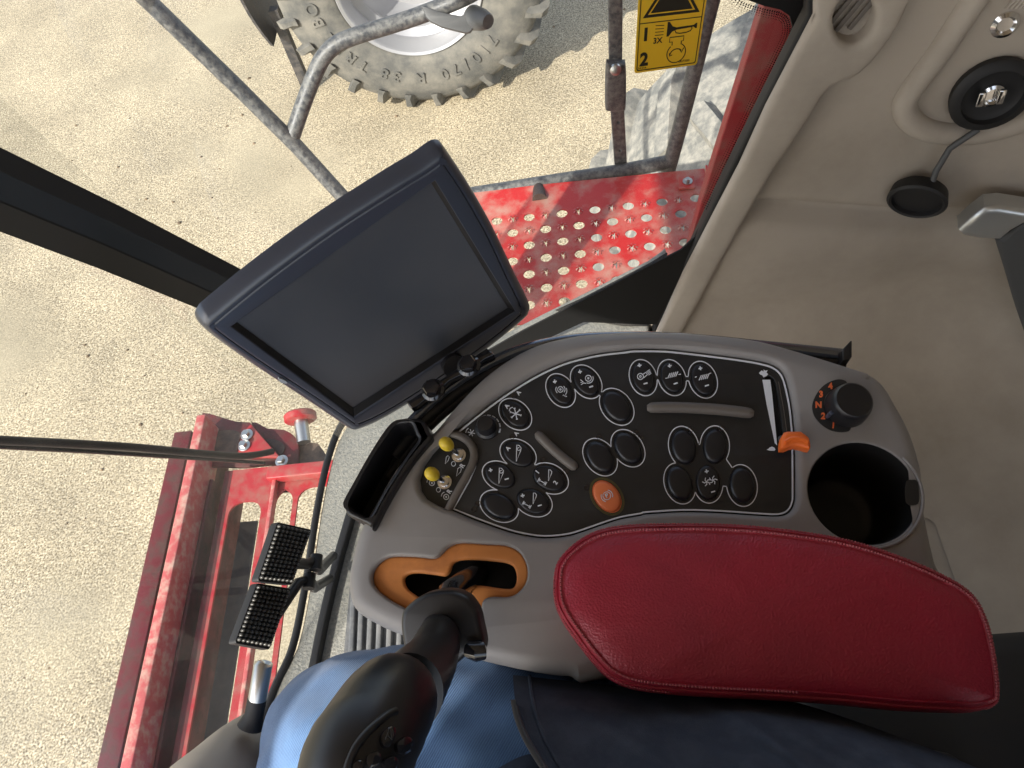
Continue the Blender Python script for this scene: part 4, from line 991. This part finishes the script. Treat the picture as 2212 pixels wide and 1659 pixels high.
# ------------------------------------------------------------------ pedals
def pedal(name, lab, c4, d4, arm_a):
    P = [Q(*c, d) for c, d in zip(c4, d4)]        # front-left.. order: a (top left) b (top right) c (bottom right) d (bottom left)
    n_ = (P[1]-P[0]).cross(P[3]-P[0]).normalized()
    if n_.dot(EYE-P[0]) < 0: n_ = -n_
    pd = thing(name, lab, 'pedal', (P[0]+P[2])/2-Vector((0, 0, .08)), 'foot pedals beside the windscreen')
    def B(s, t, h=0):
        return (P[0]*(1-s)+P[1]*s)*(1-t)+(P[3]*(1-s)+P[2]*s)*t+n_*(h+.006*math.sin(PI*t)*0)
    pf = lambda u, v, h=0: B(u, v, h)
    out = rrect(0, 0, 1, 1, .06, 4)
    link('pad', rings_mesh([[B(x, y, -.012) for x, y in out], [B(x, y, -.001) for x, y in out], [B(.5+(x-.5)*.97, .5+(y-.5)*.985, .0005) for x, y in out]], True, True), 'rubber', pd, 30)
    ms = []
    for i in range(8):
        for j in range(13):
            s, t = (i+.7)/8.4, (j+1.0)/14.0
            c_ = B(s, t, 0); r_ = .0027
            ms.append(lathe_mesh(c_, n_, [(r_, 0), (r_*.75, .003), (r_*.45, .0046), (r_*.1, .005)], 8))
    link('studs', join(ms), 'stud', pd, 60)
    tube('pedal_arm', [B(.9, .6, -.012)]+[Q(*a[:2], a[2]) for a in arm_a], [.008]+[.007]*len(arm_a), 'black', pd)
    sh = Q(*arm_a[1]); 
    lathe('pivot', sh+Vector((0, -.012, 0)), (0, 1, 0), [(.008, 0), (.008, .02)], 'rubber', pd, 16)
    return pd
pedal('pedal', 'upper studded black brake pedal, nearer the monitor', [(598, 1127), (674, 1144), (631, 1264), (554, 1256)], (1.03, 1.06, 1.04, 1.01), [(660, 1218, 1.08), (683, 1212, 1.09), (690, 1232, 1.19), (720, 1200, 1.33)])
pedal('pedal', 'lower studded black brake pedal, nearer the jeans knee', [(554, 1259), (629, 1271), (583, 1404), (505, 1390)], (1.03, 1.06, 1.04, 1.01), [(645, 1258, 1.08), (668, 1252, 1.09), (680, 1270, 1.19), (712, 1250, 1.33)])

# ------------------------------------------------------------------ steering column
stc = thing('steering_column', 'taupe steering column cover with a chrome stalk at the lower left', 'steering column', Q(500, 1640, .85))
loft('column_cover', [((538, 1556), (556, 1548), .90, .008), ((500, 1580), (566, 1570), .885, .018), ((430, 1623), (575, 1610), .87, .03), ((360, 1668), (585, 1680), .86, .04), ((280, 1740), (620, 1800), .85, .05)], 'cover', stc)
tube('stalk', [Q(570, 1432, .80), Q(569, 1434, .80), Q(556, 1510, .815)], [.006, .0085, .0085], 'steel', stc, 20)
tube('stalk_root', [Q(556, 1508, .815), Q(549, 1545, .825), Q(540, 1570, .83)], [.0088, .0090, .012], 'rubber', stc, 20)

# ------------------------------------------------------------------ person
pe = thing('person', 'seated person in blue jeans and a dark navy zip jacket', 'person', (0.0, -.05, 2.95))
def limb(path, radii, n=40, sub=10, wr=.004):
    P = [Vector(p) for p in cr(path, False, sub)]; Rr = cr([(r[0], r[1], 0) for r in radii], False, sub)
    rings = []; prev = None
    for i in range(len(P)):
        t = (P[min(i+1, len(P)-1)]-P[max(i-1, 0)]).normalized()
        a = Vector((0, 1, 0)); a = (a-t*a.dot(t)).normalized(); b = a.cross(t)
        if b.z < 0 and abs(t.z) < .7: b = -b
        if prev is not None and prev.dot(b) < 0: b = -b
        prev = b; r = []
        for k in range(n):
            g_ = 2*PI*k/n
            q = P[i]+a*Rr[i][0]*math.cos(g_)+b*Rr[i][1]*math.sin(g_)
            dirn = (q-P[i]).normalized()
            w1 = noise.noise(Vector((q.x*16+q.y*22, q.y*9, q.z*14)))
            w2 = noise.noise(Vector((q.x*34-q.y*55, q.y*8, 3+q.z*20)))
            r.append(q+dirn*(wr*w1*1.6+wr*.7*w2))
        rings.append(r)
    return rings_mesh(rings, True, True)
# measured: knee front at u=550, thigh upper edge v~1415
kz = 3.00
leg = limb([(.16, -.01, 2.955), (.08, .02, 2.965), (-.03, .062, 2.98), (-.13, .092, 2.995), (-.21, .108, 2.995), (-.265, .115, 2.96), (-.278, .117, 2.88), (-.27, .117, 2.78), (-.31, .106, 2.66), (-.33, .11, 2.56)],
           [(.105, .085), (.100, .082), (.094, .080), (.088, .076), (.082, .071), (.078, .068), (.074, .070), (.072, .072), (.066, .068), (.062, .062)], n=96, sub=16)
leg2 = limb([(.16, -.14, 2.96), (.08, -.17, 2.98), (-.03, -.21, 3.01), (-.16, -.24, 3.005), (-.255, -.25, 2.995), (-.315, -.255, 2.955), (-.33, -.255, 2.88), (-.32, -.25, 2.78), (-.335, -.25, 2.66), (-.36, -.25, 2.56)],
           [(.115, .105), (.107, .095), (.096, .086), (.088, .078), (.082, .071), (.078, .068), (.074, .070), (.072, .072), (.066, .068), (.062, .062)], n=48)
link('jeans', join([leg, leg2]), 'denim', pe, 80)
# jacket: a draped skirt over the lap, folds running back to the hip
def jacket():
    nu, nv = 90, 50
    vs = []
    for i in range(nu+1):
        s = i/nu
        for j in range(nv+1):
            t = j/nv
            # upper edge and lower edge of the drape in survey units
            u_top = 1108+ s*1100; 
            v_top = 1458+ 26*min(1, s*4) + 12*s + max(0, s-.45)**1.25*430
            u_bot = 1236+ s*1100; v_bot = 1800+s*60
            u = u_top*(1-t)+u_bot*t - 22*math.sin(PI*min(1, t*1.6))*(1-s)**6; v = v_top*(1-t)+v_bot*t
            ph = s*20-t*9.0+2.2*noise.noise(Vector((s*3, t*2, 1)))
            f = .011*(1-2*abs(math.sin(ph*.5))**.7)*(.55+.6*noise.noise(Vector((s*2.3+4, t*1.7, 9)))) + .008*noise.noise(Vector((s*13-t*6, t*4, 5)))
            edge = math.exp(-(t*9)**2)*.035
            d = .625-.13*t-.035*s + edge - f*(.35+.65*min(1, t*3))*min(1, .3+s*3)
            vs.append(Q(u, v, d))
    fs = []
    m_ = nv+1
    for i in range(nu):
        for j in range(nv): fs.append([i*m_+j, (i+1)*m_+j, (i+1)*m_+j+1, i*m_+j+1])
    # turned-down border
    k = len(vs)
    for j in range(m_): vs.append(vs[j]+Vector((.004, 0, -.008)))
    for j in range(nv): fs.append([j, j+1, k+j+1, k+j])
    k = len(vs)
    for i in range(nu+1): vs.append(vs[i*m_]+Vector((0, .01, -.12)))
    for i in range(nu): fs.append([i*m_, (i+1)*m_, k+i+1, k+i])
    return mesh(vs, fs), [vs[j] for j in range(m_)], vs, m_
jm, hem, jv, jmn = jacket()
jk = link('jacket', jm, 'jacket', pe, 80)
zp = []
for j in range(jmn):
    zp.append(jv[j]+Vector((0, -.001, .0025)))
tube('zip', zp[10:], .0022, 'zip', jk, 8)
ms = []
for j in range(8, jmn-1):
    for q in range(3):
        p = zp[j].lerp(zp[j+1], q/3); ms.append(box_mesh(p+Vector((-.0008, 0, .0016)), *AX, .0035, .0012, .0016))
link('zip_teeth', join(ms), 'darkgrey', jk, None)
link('hem_seam', tube_mesh([jv[3*jmn+j]+Vector((0, 0, .0015)) for j in range(jmn)], .0016, 6), 'jacket', jk)
# the other front of the jacket and the waistband between the legs
lo = []
for i in range(31):
    s = i/30
    for j in range(13):
        t = j/12
        u = 985+s*330; v = 1662-58*math.sin(min(1, s*1.25)*PI/2)+t*170+4*math.sin(s*9)
        lo.append(Q(u, v, .640-.05*t+.02*math.exp(-(t*6)**2)+.004*math.sin(s*11)))
link('jacket_front', mesh(lo, [[i*13+j, (i+1)*13+j, (i+1)*13+j+1, i*13+j+1] for i in range(30) for j in range(12)]), 'jacket', pe, 80)
# driver seat under the person
st = thing('driver_seat', 'black driver seat cushion under the jeans and the dark jacket', 'seat', (.1, -.06, 2.8))
link('cushion', wbox(-.14, -.30, 2.78, .30, .10, 2.885, .03), 'rubber', st, 50)
link('unseen_backrest', wbox(.36, -.36, 2.8, .50, .14, 3.62, .05), 'rubber', st, 50)  # out of view, added to darken the rear of the cab
link('seat_shade_box', wbox(.16, -.34, 2.42, .72, .21, 2.84, .03), 'rubber', st, 50)  # black box added to fill the shaded wall corner beside the seat
link('seat_base', wbox(-.05, -.24, 2.5, .36, .13, 2.79, .01), 'rubber', st, 40)

# ------------------------------------------------------------------ walkway with railing
wk = thing('walkway', 'red perforated steel walkway outside the right cab window', 'walkway', (-.0, 1.2, 2.4))
a0 = zf(1700, 600, 1.843, [(830, 762), (1078, 735), (833, 980)])
O0, O1, O2 = [DECK(*p) for p in a0]
e1 = (O1-O0)/2; e2 = (O2-O0)/2
deck_out = [(-.33, .985), (.16, .985), (.30, 1.05), (.297, 1.366), (-.33, 1.40)]
holes = []; stars = []
for i in range(-14, 12):
    for j in range(-4, 7):
        p = O0+e1*i+e2*j
        if not (-.31 < p.x < .275 and 1.0 < p.y < 1.318): continue
        if p.x > .14 and p.y < .99+(p.x-.16)*.5+.03: continue
        if p.y > 1.30-.0*p.x: continue
        (holes if (i+j) % 2 == 0 else stars).append(p)
exp_area = None
for jt in range(12):
    polys = [[(x+.0007*math.sin(jt*5+k), y+.0007*math.cos(jt*3+k*2)) for k, (x, y) in enumerate(deck_out)]]
    polys += [ell((p.x+.00011*jt, p.y), .0125, .0125, .1+jt*.13, 18) for p in holes]
    for p in stars: polys.append([(p.x+(.0125 if k % 2 == 0 else .0036)*math.cos(PI*k/7+.3), p.y+(.0125 if k % 2 == 0 else .0036)*math.sin(PI*k/7+.3)) for k in range(14)])
    def sh(q): return abs(sum(q[i][0]*q[(i+1) % len(q)][1]-q[(i+1) % len(q)][0]*q[i][1] for i in range(len(q))))/2
    want = sh(polys[0])-sum(sh(q) for q in polys[1:])
    me = curve2d(polys, 0, 0)
    got = sum(f.area for f in me.polygons)
    if abs(got-want) < .004*want or abs(got-2*want) < .008*want: break
bm = bmesh.new(); bm.from_mesh(me)
r_ = bmesh.ops.solidify(bm, geom=bm.faces[:], thickness=.003); bm.to_mesh(me); bm.free()
for v in me.vertices: v.co = Vector((v.co.x, v.co.y, 2.42+v.co.z))
ms = []
for p in stars:                       # burred teeth around each star
    for k in range(7):
        g_ = 2*PI*k/7+.3+PI/7; d = Vector((math.cos(g_), math.sin(g_), 0)); s_ = Vector((-d.y, d.x, 0))
        a, b, c_ = p+d*.0115+s_*.0026, p+d*.0115-s_*.0026, p+d*.0050+Vector((0, 0, .0042))
        a = Vector((a.x, a.y, 2.4216)); b = Vector((b.x, b.y, 2.4216)); c_ = Vector((c_.x, c_.y, 2.4262))
        ms.append(mesh([a, b, c_], [[0, 1, 2]]))
bm = bmesh.new(); bm.from_mesh(me)
for m_ in ms: bm.from_mesh(m_)
bm.to_mesh(me); bm.free()
nb = sum(len(m_.polygons) for m_ in ms)
dk = link('deck', me, 'deckred', wk, None); me.materials.append(M_['redlip'])
for k in range(len(me.polygons)-nb, len(me.polygons)): me.polygons[k].material_index = 1
link('side_lip', join([wbox(.299, 1.05, 2.34, .303, 1.366, 2.43)]), 'deckred', wk, None)
plate('corner_bracket', [(1466, 388), (1499, 385), (1501, 410), (1466, 412)], DECK, .003, .007, 'deckred', wk)
bo = link('bolt', join([lathe_mesh(DECK(1485, 397, .007), (0, 0, 1), [(.011, 0), (.011, .002), (.001, .002)], 20), lathe_mesh(DECK(1485, 397, .009), (0, 0, 1), [(.0065, 0), (.0065, .006), (.0055, .007)], 6)]), 'steel', wk, 25)
# railing
rg = thing('handrail', 'dusty grey tubular handrail along the red walkway', 'handrail', (-.0, 1.4, 2.42))
RY = Pl((0, 1.40, 0), (0, -1, 0))
tube('lower_rail', [RY(*p) for p in ((930, 434), (1020, 419), (1230, 386), (1340, 370), (1432, 352), (1447, 349))], .0165, 'rail', rg, 16)
tube('long_rail', [Q(255, -60, 1.75), Q(310, -8, 1.78), Q(520, 195, 1.82), Q(640, 315, 1.84), Q(752, 438, 1.86), Q(900, 600, 1.9)], .0165, 'rail', rg, 16)
arm2 = [Q(630, 298, 1.84), Q(655, 225, 1.82), Q(680, 160, 1.80), Q(700, 122, 1.79), Q(728, 95, 1.78), Q(770, 77, 1.77), Q(850, 52, 1.76), Q(915, 30, 1.75), Q(1000, -5, 1.73), Q(1060, -40, 1.72)]
tube('bent_rail', cr([tuple(p) for p in arm2], False, 5), .0170, 'rail', rg, 16)
br = zf(1000, 0, 1.843, [(1215, 40), (1330, 80), (1420, 105), (1500, 120), (1540, 105), (1570, 70), (1600, 90), (1600, 200), (1570, 238), (1540, 245), (1460, 225), (1360, 200), (1280, 160), (1250, 130)])
plate('bracket', br, Pl(Q(1000, 30, 1.73), (.1, -.75, .65)), -.006, .008, 'darkgrey', rg, bev=.003)
tube('rubber_stop', [Q(1024, 38, 1.74), Q(1040, 42, 1.71), Q(1052, 45, 1.69), Q(1054, 46, 1.688)], [.024, .021, .0155, .013], 'darkgrey', rg, 20)
tube('rear_post', [Q(1556, -70, 1.95), RY(1537, 0), RY(1500, 150), RY(1470, 270), RY(1436, 398)], .0165, 'rail', rg, 16)
tube('stub', [RY(1163, 400), DECK(1166, 432)], [.014, .017], 'soot', rg, 14)
# adjustable flat bar with bolt and holes
fb = thing('adjuster_bar', 'galvanised flat adjuster bar with a bolt and three holes', 'bar', RY(1335, 355))
F1 = Pl((0, 1.42, 0), (0, -1, 0)); F2 = Pl((0, 1.405, 0), (0, -1, 0))
plate('upper_bar', [(1312, -60), (1345, -60), (1344, 155), (1316, 155)], F2, -.008, .004, 'rail', fb, bev=.003)
plate('joint', cr([(1308, 132), (1316, 126), (1344, 126), (1350, 134), (1350, 215), (1343, 228), (1312, 228), (1306, 215)], True, 3), F2, .004, .022, 'rail', fb, bev=.006)
hl = [ell(p, 3, 2.4, 0, 12) for p in ((1331, 203), (1335, 261), (1339, 322))]
plate('lower_bar', [[(1317, 215), (1347, 215), (1354, 352), (1327, 352)]]+hl[1:], F1, -.006, .006, 'rail', fb, bev=.002)
lathe('bolt', F2(1327, 135, .022), (0, -1, .2), [(.012, 0), (.011, .006), (.006, .009), (.001, .009)], 'steel', fb, 18)

# ------------------------------------------------------------------ warning sticker on the window
sk = thing('safety_sticker', 'yellow safety sticker with a horn and an engine start symbol on the window', 'sticker', GLS(1445, 60, .003))
so_ = rrect(0, 0, 100, 170, 4, 4)
c_tl, c_tr, c_br, c_bl = Vector((1382, -98)), Vector((1540, -112)), Vector((1503, 137)), Vector((1368, 156))
def SKU(x, y):
    s, t = x/100, y/170
    p = (c_tl*(1-s)+c_tr*s)*(1-t)+(c_bl*(1-s)+c_br*s)*t
    return p
def SK(x, y, h=0): p = SKU(x, y); return GLS(p.x, p.y, .003+h)
def skplate(nm, polys, h0, h1, m):
    me = curve2d(polys, .5, 0)
    for v in me.vertices: v.co = SK(v.co.x, v.co.y, h0 if v.co.z < 0 else h1)
    return link(nm, me, m, sk, None)
skplate('sheet', [so_], -.0006, 0, 'sticker')
skplate('frame_line', [rrect(3, 3, 97, 167, 3, 3), rrect(4.2, 4.2, 95.8, 165.8, 2.5, 3)], .0001, .0004, 'ink')
skplate('divider', [[(4, 98), (96, 98), (96, 99.3), (4, 99.3)]], .0001, .0004, 'ink')
skplate('warning_triangle', [[(50, 20), (92, 91), (8, 91)], [(50, 29), (85, 87), (15, 87)]], .0001, .0004, 'ink')
skplate('triangle_fill', [[(50, 33), (81, 85), (19, 85)], [(47, 45), (53, 45), (52, 68), (48, 68)]], .0001, .0004, 'ink')
ink = []
def TS(s, x, y, size, bold=.03):
    me = text_mesh(s, lambda u, v, h=0: SK(u, v, h), x, y, size, 0, .0001, .0004, bold); ink.append(me)
TS('1', 14, 116, 19, .04); TS('2', 14, 152, 19, .04); TS('3X', 33, 126.5, 8.5, .02)
def SS(pts, w, closed=False): ink.append(stroke_mesh(pts, w, SK, .0001, .0004, closed))
for k in range(4): SS([(28, 104+k*4.8), (41, 104.5+k*4.8-(k-1.5)*.3)], .9)
me = curve2d([[(46, 101), (49, 101), (54, 108), (60, 110.2), (86, 109.5), (89, 107), (91, 107), (91, 114.5), (89, 114.5), (86, 112), (60, 113.5), (54, 115.5), (49, 122), (46, 122)]], .5, 0)
for v in me.vertices: v.co = SK(v.co.x, v.co.y, .0001 if v.co.z < 0 else .0004)
ink.append(me)
SS([(60, 111), (58, 114), (60, 118), (66, 119.5), (76, 119.2), (82, 117.5), (84, 114), (82, 111)], 1.4)
SS(ell((64, 148), 14.5, 14, 0, 30, -1.05, -1.05+5.2), 1.3); 
SS([(56, 136), (56, 131), (51.5, 131), (51.5, 124), (73, 124), (73, 131), (70, 131), (70, 136)], 1.3)
SS(ell((64, 151), 10, 9, 0, 12, PI+.1, 2*PI-.5), 1.4); SS([(68, 142), (72, 148), (75, 141.5)], 1.4); SS([(53, 147), (54, 151.5), (58, 150)], 1.2)
TS('84571050', 78, 161.5, 3.2, 0); TS('NCF14', 12, 163.5, 3.2, 0)
link('print', join(ink), 'ink', sk, None)

# ------------------------------------------------------------------ tyres
def wheel(name, lab, cat, cx_, y0, width, R_, rim_r, facing, mt_, lugs, group=None, rot=0, lean=0):
    """standing wheel, axis along Y, near face at y0, body extends by width in +y (facing -1 = dish towards -y)"""
    root = thing(name, lab, cat, (cx_, y0+width/2, 0), group)
    w_ = bpy.data.objects.new('wheel', None); col.objects.link(w_); w_.parent = root; w_.empty_display_size = .05
    c = Vector((cx_, y0, R_-.035)); ax = Vector((0, 1, 0))
    s = width
    prof = [(rim_r-.012, .075), (rim_r, .03), (rim_r+.02, .012), (rim_r+.08, -.010), (rim_r+.18, -.022), (R_-.19, -.012), (R_-.115, .012), (R_-.075, .035), (R_-.058, .07), (R_-.05, .16), (R_-.045, s*.5), (R_-.05, s-.16), (R_-.058, s-.07), (R_-.09, s-.03), (R_-.2, s+.01), (rim_r+.08, s+.01), (rim_r, s-.03), (rim_r-.012, s-.075)]
    def wlink(nm, me, m, sm):
        for v in me.vertices: v.co -= Vector(root.location)
        o = link(nm, me, m, None, sm); o.parent = w_; return o
    tm = lathe_mesh(c, ax, prof, 96, (1, 0, 0), False)
    ms = []
    for side in (0, 1):
        for k in range(lugs):
            g0 = 2*PI*(k+(.5 if side else 0))/lugs+rot; 
            def pt(y, dg, r):
                g_ = g0+dg; return c+Vector((math.cos(g_)*r, y if not side else s-y, math.sin(g_)*r))
            dirn = 1
            secs = []
            for y, dg, r0, r1, wd in ((-.030, -.012, R_-.16, R_-.125, .015), (-.012, 0, R_-.15, R_-.045, .019), (.045, .012, R_-.10, R_+.0, .024), (.14, .06, R_-.07, R_+.004, .026), (.24, .125, R_-.06, R_+.006, .026), (s*.54, .20, R_-.06, R_+.004, .028)):
                wd *= 1.5; secs.append([pt(y, dg-wd*1.35, r0), pt(y, dg-wd*.8, r1), pt(y, dg+wd*.8, r1), pt(y, dg+wd*1.35, r0)])
            ms.append(rings_mesh(secs, True, True))
    vs_, fs_ = [], []
    for m1 in ms:
        o = len(vs_); vs_ += [v.co.copy() for v in m1.vertices]; fs_ += [[i+o for i in p.vertices] for p in m1.polygons]
    lg = bpy.data.meshes.new('lugs'); lg.from_pydata([tuple(v) for v in vs_], [], fs_)
    bm = bmesh.new(); bm.from_mesh(tm); bm.from_mesh(lg); me_ = bpy.data.meshes.new('tyre'); bm.to_mesh(me_); bm.free()
    ty = wlink('tyre', me_, mt_, 35)
    rp_ = [(rim_r-.004, .020), (rim_r+.004, .010), (rim_r-.002, .004), (rim_r-.020, .012), (rim_r-.030, .035), (rim_r-.028, .09), (rim_r-.045, .12), (rim_r-.040, .17), (rim_r-.095, .20), (rim_r-.10, .22), (rim_r-.085, .25), (rim_r-.12, .33), (rim_r-.16, .38), (rim_r-.30, .40), (.10, .38), (.001, .38)]
    wlink('rim', lathe_mesh(c, ax, rp_, 96, (1, 0, 0), False), 'rim', 40)
    wlink('hub', lathe_mesh(c+Vector((0, .36, 0)), (0, -1, 0), [(.13, 0), (.13, .05), (.09, .08), (.001, .09)], 32), 'rim', 40)
    return root, c, w_
w1, wc, ty1 = wheel('parked_tractor', 'parked tractor showing a big grey lugged tyre, silver rim and dark mudguard beyond the handrail', 'tractor', -.94, 5.0, .71, .955, .49, -1, 'tyre', 26, None, rot=.12)
# raised sidewall lettering
def side_text(s, g_c, r, size, step):
    ms = []
    for i, ch_ in enumerate(s):
        if ch_ == ' ': continue
        g_ = g_c+(i-(len(s)-1)/2)*step                # angle around the wheel, read from outside
        er = Vector((math.cos(g_), 0, math.sin(g_))); et = Vector((-math.sin(g_), 0, math.cos(g_)))
        ctr = wc+er*r+Vector((0, -.020, 0))
        cu = bpy.data.curves.new('t', 'FONT'); cu.body = ch_; cu.size = size*1.35; cu.align_x = 'CENTER'; cu.align_y = 'CENTER'; cu.extrude = .010; cu.offset = size*.02
        o = bpy.data.objects.new('t', cu); me = bpy.data.meshes.new_from_object(o); bpy.data.objects.remove(o); bpy.data.curves.remove(cu)
        for v in me.vertices: v.co = ctr+(-et)*v.co.x*(-1)*DIRX + er*v.co.y*DIRY + Vector((0, -v.co.z, 0))
        ms.append(me)
    return ms
DIRX, DIRY = -1, 1
ms = side_text('710/70 R 38', -PI/2+.16, .65, .085, -.135)
ms += side_text('TREL', -PI/2-.98, .66, .085, -.15)+side_text('BORG', -PI/2-1.62, .66, .085, -.15)
for me in ms:
    for v in me.vertices: v.co -= Vector(w1.location)
    o = link('raised_letter', me, 'tyre', None, None); o.parent = ty1
mg = w1
P = []
for k in range(24):
    g_ = math.radians(200-k*4.4); P.append(Vector((wc.x-.03+1.16*math.cos(g_), 0, wc.z+1.16*math.sin(g_))))
rings = [[p+Vector((0, 5.25, 0)), p+Vector((0, 5.75, 0)), p*1.0+Vector((-.02, 5.75, .01)), p+Vector((-.02, 5.25, .01))] for p in P]
link('mudguard', rings_mesh(rings, True, True), 'mud', mg, 40)
link('mudguard_stay', wbox(-2.05, 5.4, 0.0, -1.98, 5.47, .7), 'mud', mg)
w2, _, _ = wheel('harvester_chassis', 'red harvester side with its dusty pale front drive wheel below the red walkway', 'harvester', 1.10, 1.74, .98, 1.06, .5, -1, 'tyre2', 19, None, rot=.05)
# red body side behind the cab window
bdy = w2
link('side_panel', join([wbox(.42, .99, 2.1, 2.2, 1.12, 4.3, .02)]), 'red', bdy)
fpl = Pl((0, .99, 0), (0, -1, 0))
link('panel_flange', plate_mesh([[proj(Vector((x, .99, z))) for x, z in ((.185, 2.50), (.215, 2.70), (.275, 3.03), (.36, 3.4), (.60, 3.4), (.60, 2.50))]], fpl, -.02, 0, .003), 'red', bdy)
link('wheel_arch', wbox(.36, 1.0, 1.6, 2.2, 1.38, 2.30, .02), 'soot', bdy)
link('underframe', wbox(-.35, -.9, .9, 2.2, .95, 2.28, .03), 'soot', bdy)

# ------------------------------------------------------------------ feeder frame in front of the cab
fh = thing('feeder_frame', 'long dusty red header frame with open slots in front of the cab', 'header frame', (-1.2, .4, 1.5))
def HX(zx, zz=1.5): return Z(zz)(164.6+.504*zx, 1276).x
def beam(nm, zx0, zx1, z0, z1, m, y1=1.40, y0=-1.6, bev=.004):
    a, b = HX(zx0, z1), HX(zx1, z1); return link(nm, wbox(a, y0, z0, b, y1, z1, bev), m, fh)
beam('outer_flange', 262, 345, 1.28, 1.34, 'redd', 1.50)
beam('top_lip', 352, 396, 1.42, 1.56, 'redlip', 1.42)
beam('channel_floor', 398, 540, 1.34, 1.37, 'brownred', 1.22)
beam('channel_shadow_strip', 503, 541, 1.372, 1.39, 'channel_shade', 1.20)  # dark strip standing in for the shade inside the channel
beam('channel_rib', 430, 446, 1.43, 1.445, 'redlip', 1.15)
beam('inner_channel', 398, 475, 1.30, 1.42, 'brownred', 1.36)
beam('channel_edge', 476, 492, 1.30, 1.46, 'redd', 1.22)
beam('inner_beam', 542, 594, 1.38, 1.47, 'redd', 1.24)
beam('ground_shade_strip', 560, 730, 1.30, 1.312, 'ground_shade_strip', 1.12)  # grey strip painted as the shadowed ground under the slot
# slotted plate
xa, xb = HX(597), HX(1010)
xs = [HX(v) for v in (596, 742, 802, 880, 902, 960)]
ytop = HDR(720, 1020).y
outl = [(xs[0]-.01, -1.6), (xs[0]-.01, 1.22), (xs[5]+.45, 1.22), (xs[5]+.45, -1.6)]
ho = [rrect(xs[0]+.0, .16, xs[1]-.0, 1.12, .04), rrect(xs[2], .16, xs[3], 1.12, .04), rrect(xs[4], .16, xs[5]+.12, 1.12, .04),
      rrect(xs[0]+.0, -1.3, xs[1]-.0, .10, .04), rrect(xs[2], -1.3, xs[3], .10, .04), rrect(xs[4], -1.3, xs[5]+.12, .10, .04)]
ho = [rrect(xs[0], -1.3, xs[1], 1.10, .045), rrect(xs[2], -1.3, xs[3], 1.13, .045), rrect(xs[4], -1.3, xs[5]+.10, 1.13, .045)]
me = curve2d([outl]+ho, .004, 0)
for v in me.vertices: v.co = Vector((v.co.x, v.co.y, 1.5+v.co.z))
link('slotted_plate', me, 'red', fh, None)
link('plate_fold', wbox((xs[1]+xs[2])/2+.012, -1.6, 1.505, (xs[1]+xs[2])/2+.026, 1.17, 1.53, .003), 'redlip', fh)
link('end_flange', wbox(xs[1]+.02, 1.155, 1.506, xs[5]+.4, 1.20, 1.545, .004), 'red', fh)
hz = (600, 1550, 2.765)
FP = Z(1.46)
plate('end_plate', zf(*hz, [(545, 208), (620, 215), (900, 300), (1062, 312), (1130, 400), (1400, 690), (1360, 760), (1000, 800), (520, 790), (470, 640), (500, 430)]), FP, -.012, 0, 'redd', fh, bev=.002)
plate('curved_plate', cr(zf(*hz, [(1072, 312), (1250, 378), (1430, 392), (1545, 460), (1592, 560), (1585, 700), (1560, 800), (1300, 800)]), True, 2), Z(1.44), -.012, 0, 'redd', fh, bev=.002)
plate('curved_window', cr(zf(*hz, [(1240, 500), (1330, 500), (1420, 540), (1445, 600), (1400, 670), (1330, 600)]), True, 2), Z(1.442), 0, .002, 'soot', fh)
plate('rear_plate', zf(*hz, [(1590, 490), (1680, 522), (1800, 540), (1850, 605), (1925, 725), (1890, 815), (1560, 815)]), Z(1.42), -.012, 0, 'soot', fh, bev=.002)
plate('gusset', zf(*hz, [(1000, 400), (1072, 330), (1240, 520), (1385, 690), (1080, 690), (930, 670), (940, 600)]), Z(1.475), -.01, 0, 'red', fh, bev=.003)
plate('side_opening', cr(zf(*hz, [(690, 430), (860, 400), (960, 440), (930, 560), (900, 680), (760, 690), (660, 560)]), True, 3), FP, .0005, .003, 'soot', fh)
plate('lock_slot', cr(zf(*hz, [(545, 460), (600, 450), (660, 480), (672, 520), (640, 560), (580, 555), (535, 530)]), True, 3), FP, .001, .012, 'redlip', fh, bev=.004)
for k, p in enumerate(zf(*hz, [(1030, 450), (1000, 567), (1410, 735)])):
    c_ = Z(1.478)(*p)
    b_ = lathe('bolt', c_, (0, 0, 1), [(.022, 0), (.022, .003), (.018, .005)], 'steel', fh, 24)
    link('bolt_head', lathe_mesh(c_+Vector((0, 0, .005)), (0, 0, 1), [(.014, 0), (.014, .012), (.012, .014)], 6), 'steel', b_, 20)
kb_ = Z(1.45)(*zf(*hz, [(1650, 530)])[0]); kp = kb_+Vector((-.012, .075, .02))
tube('pin', [kb_, kp], .024, 'steel', fh, 18)
lathe('pin_head', kp, (kp-kb_).normalized(), [(.05, 0), (.056, .005), (.056, .024), (.05, .03), (.001, .031)], 'red', fh, 28)
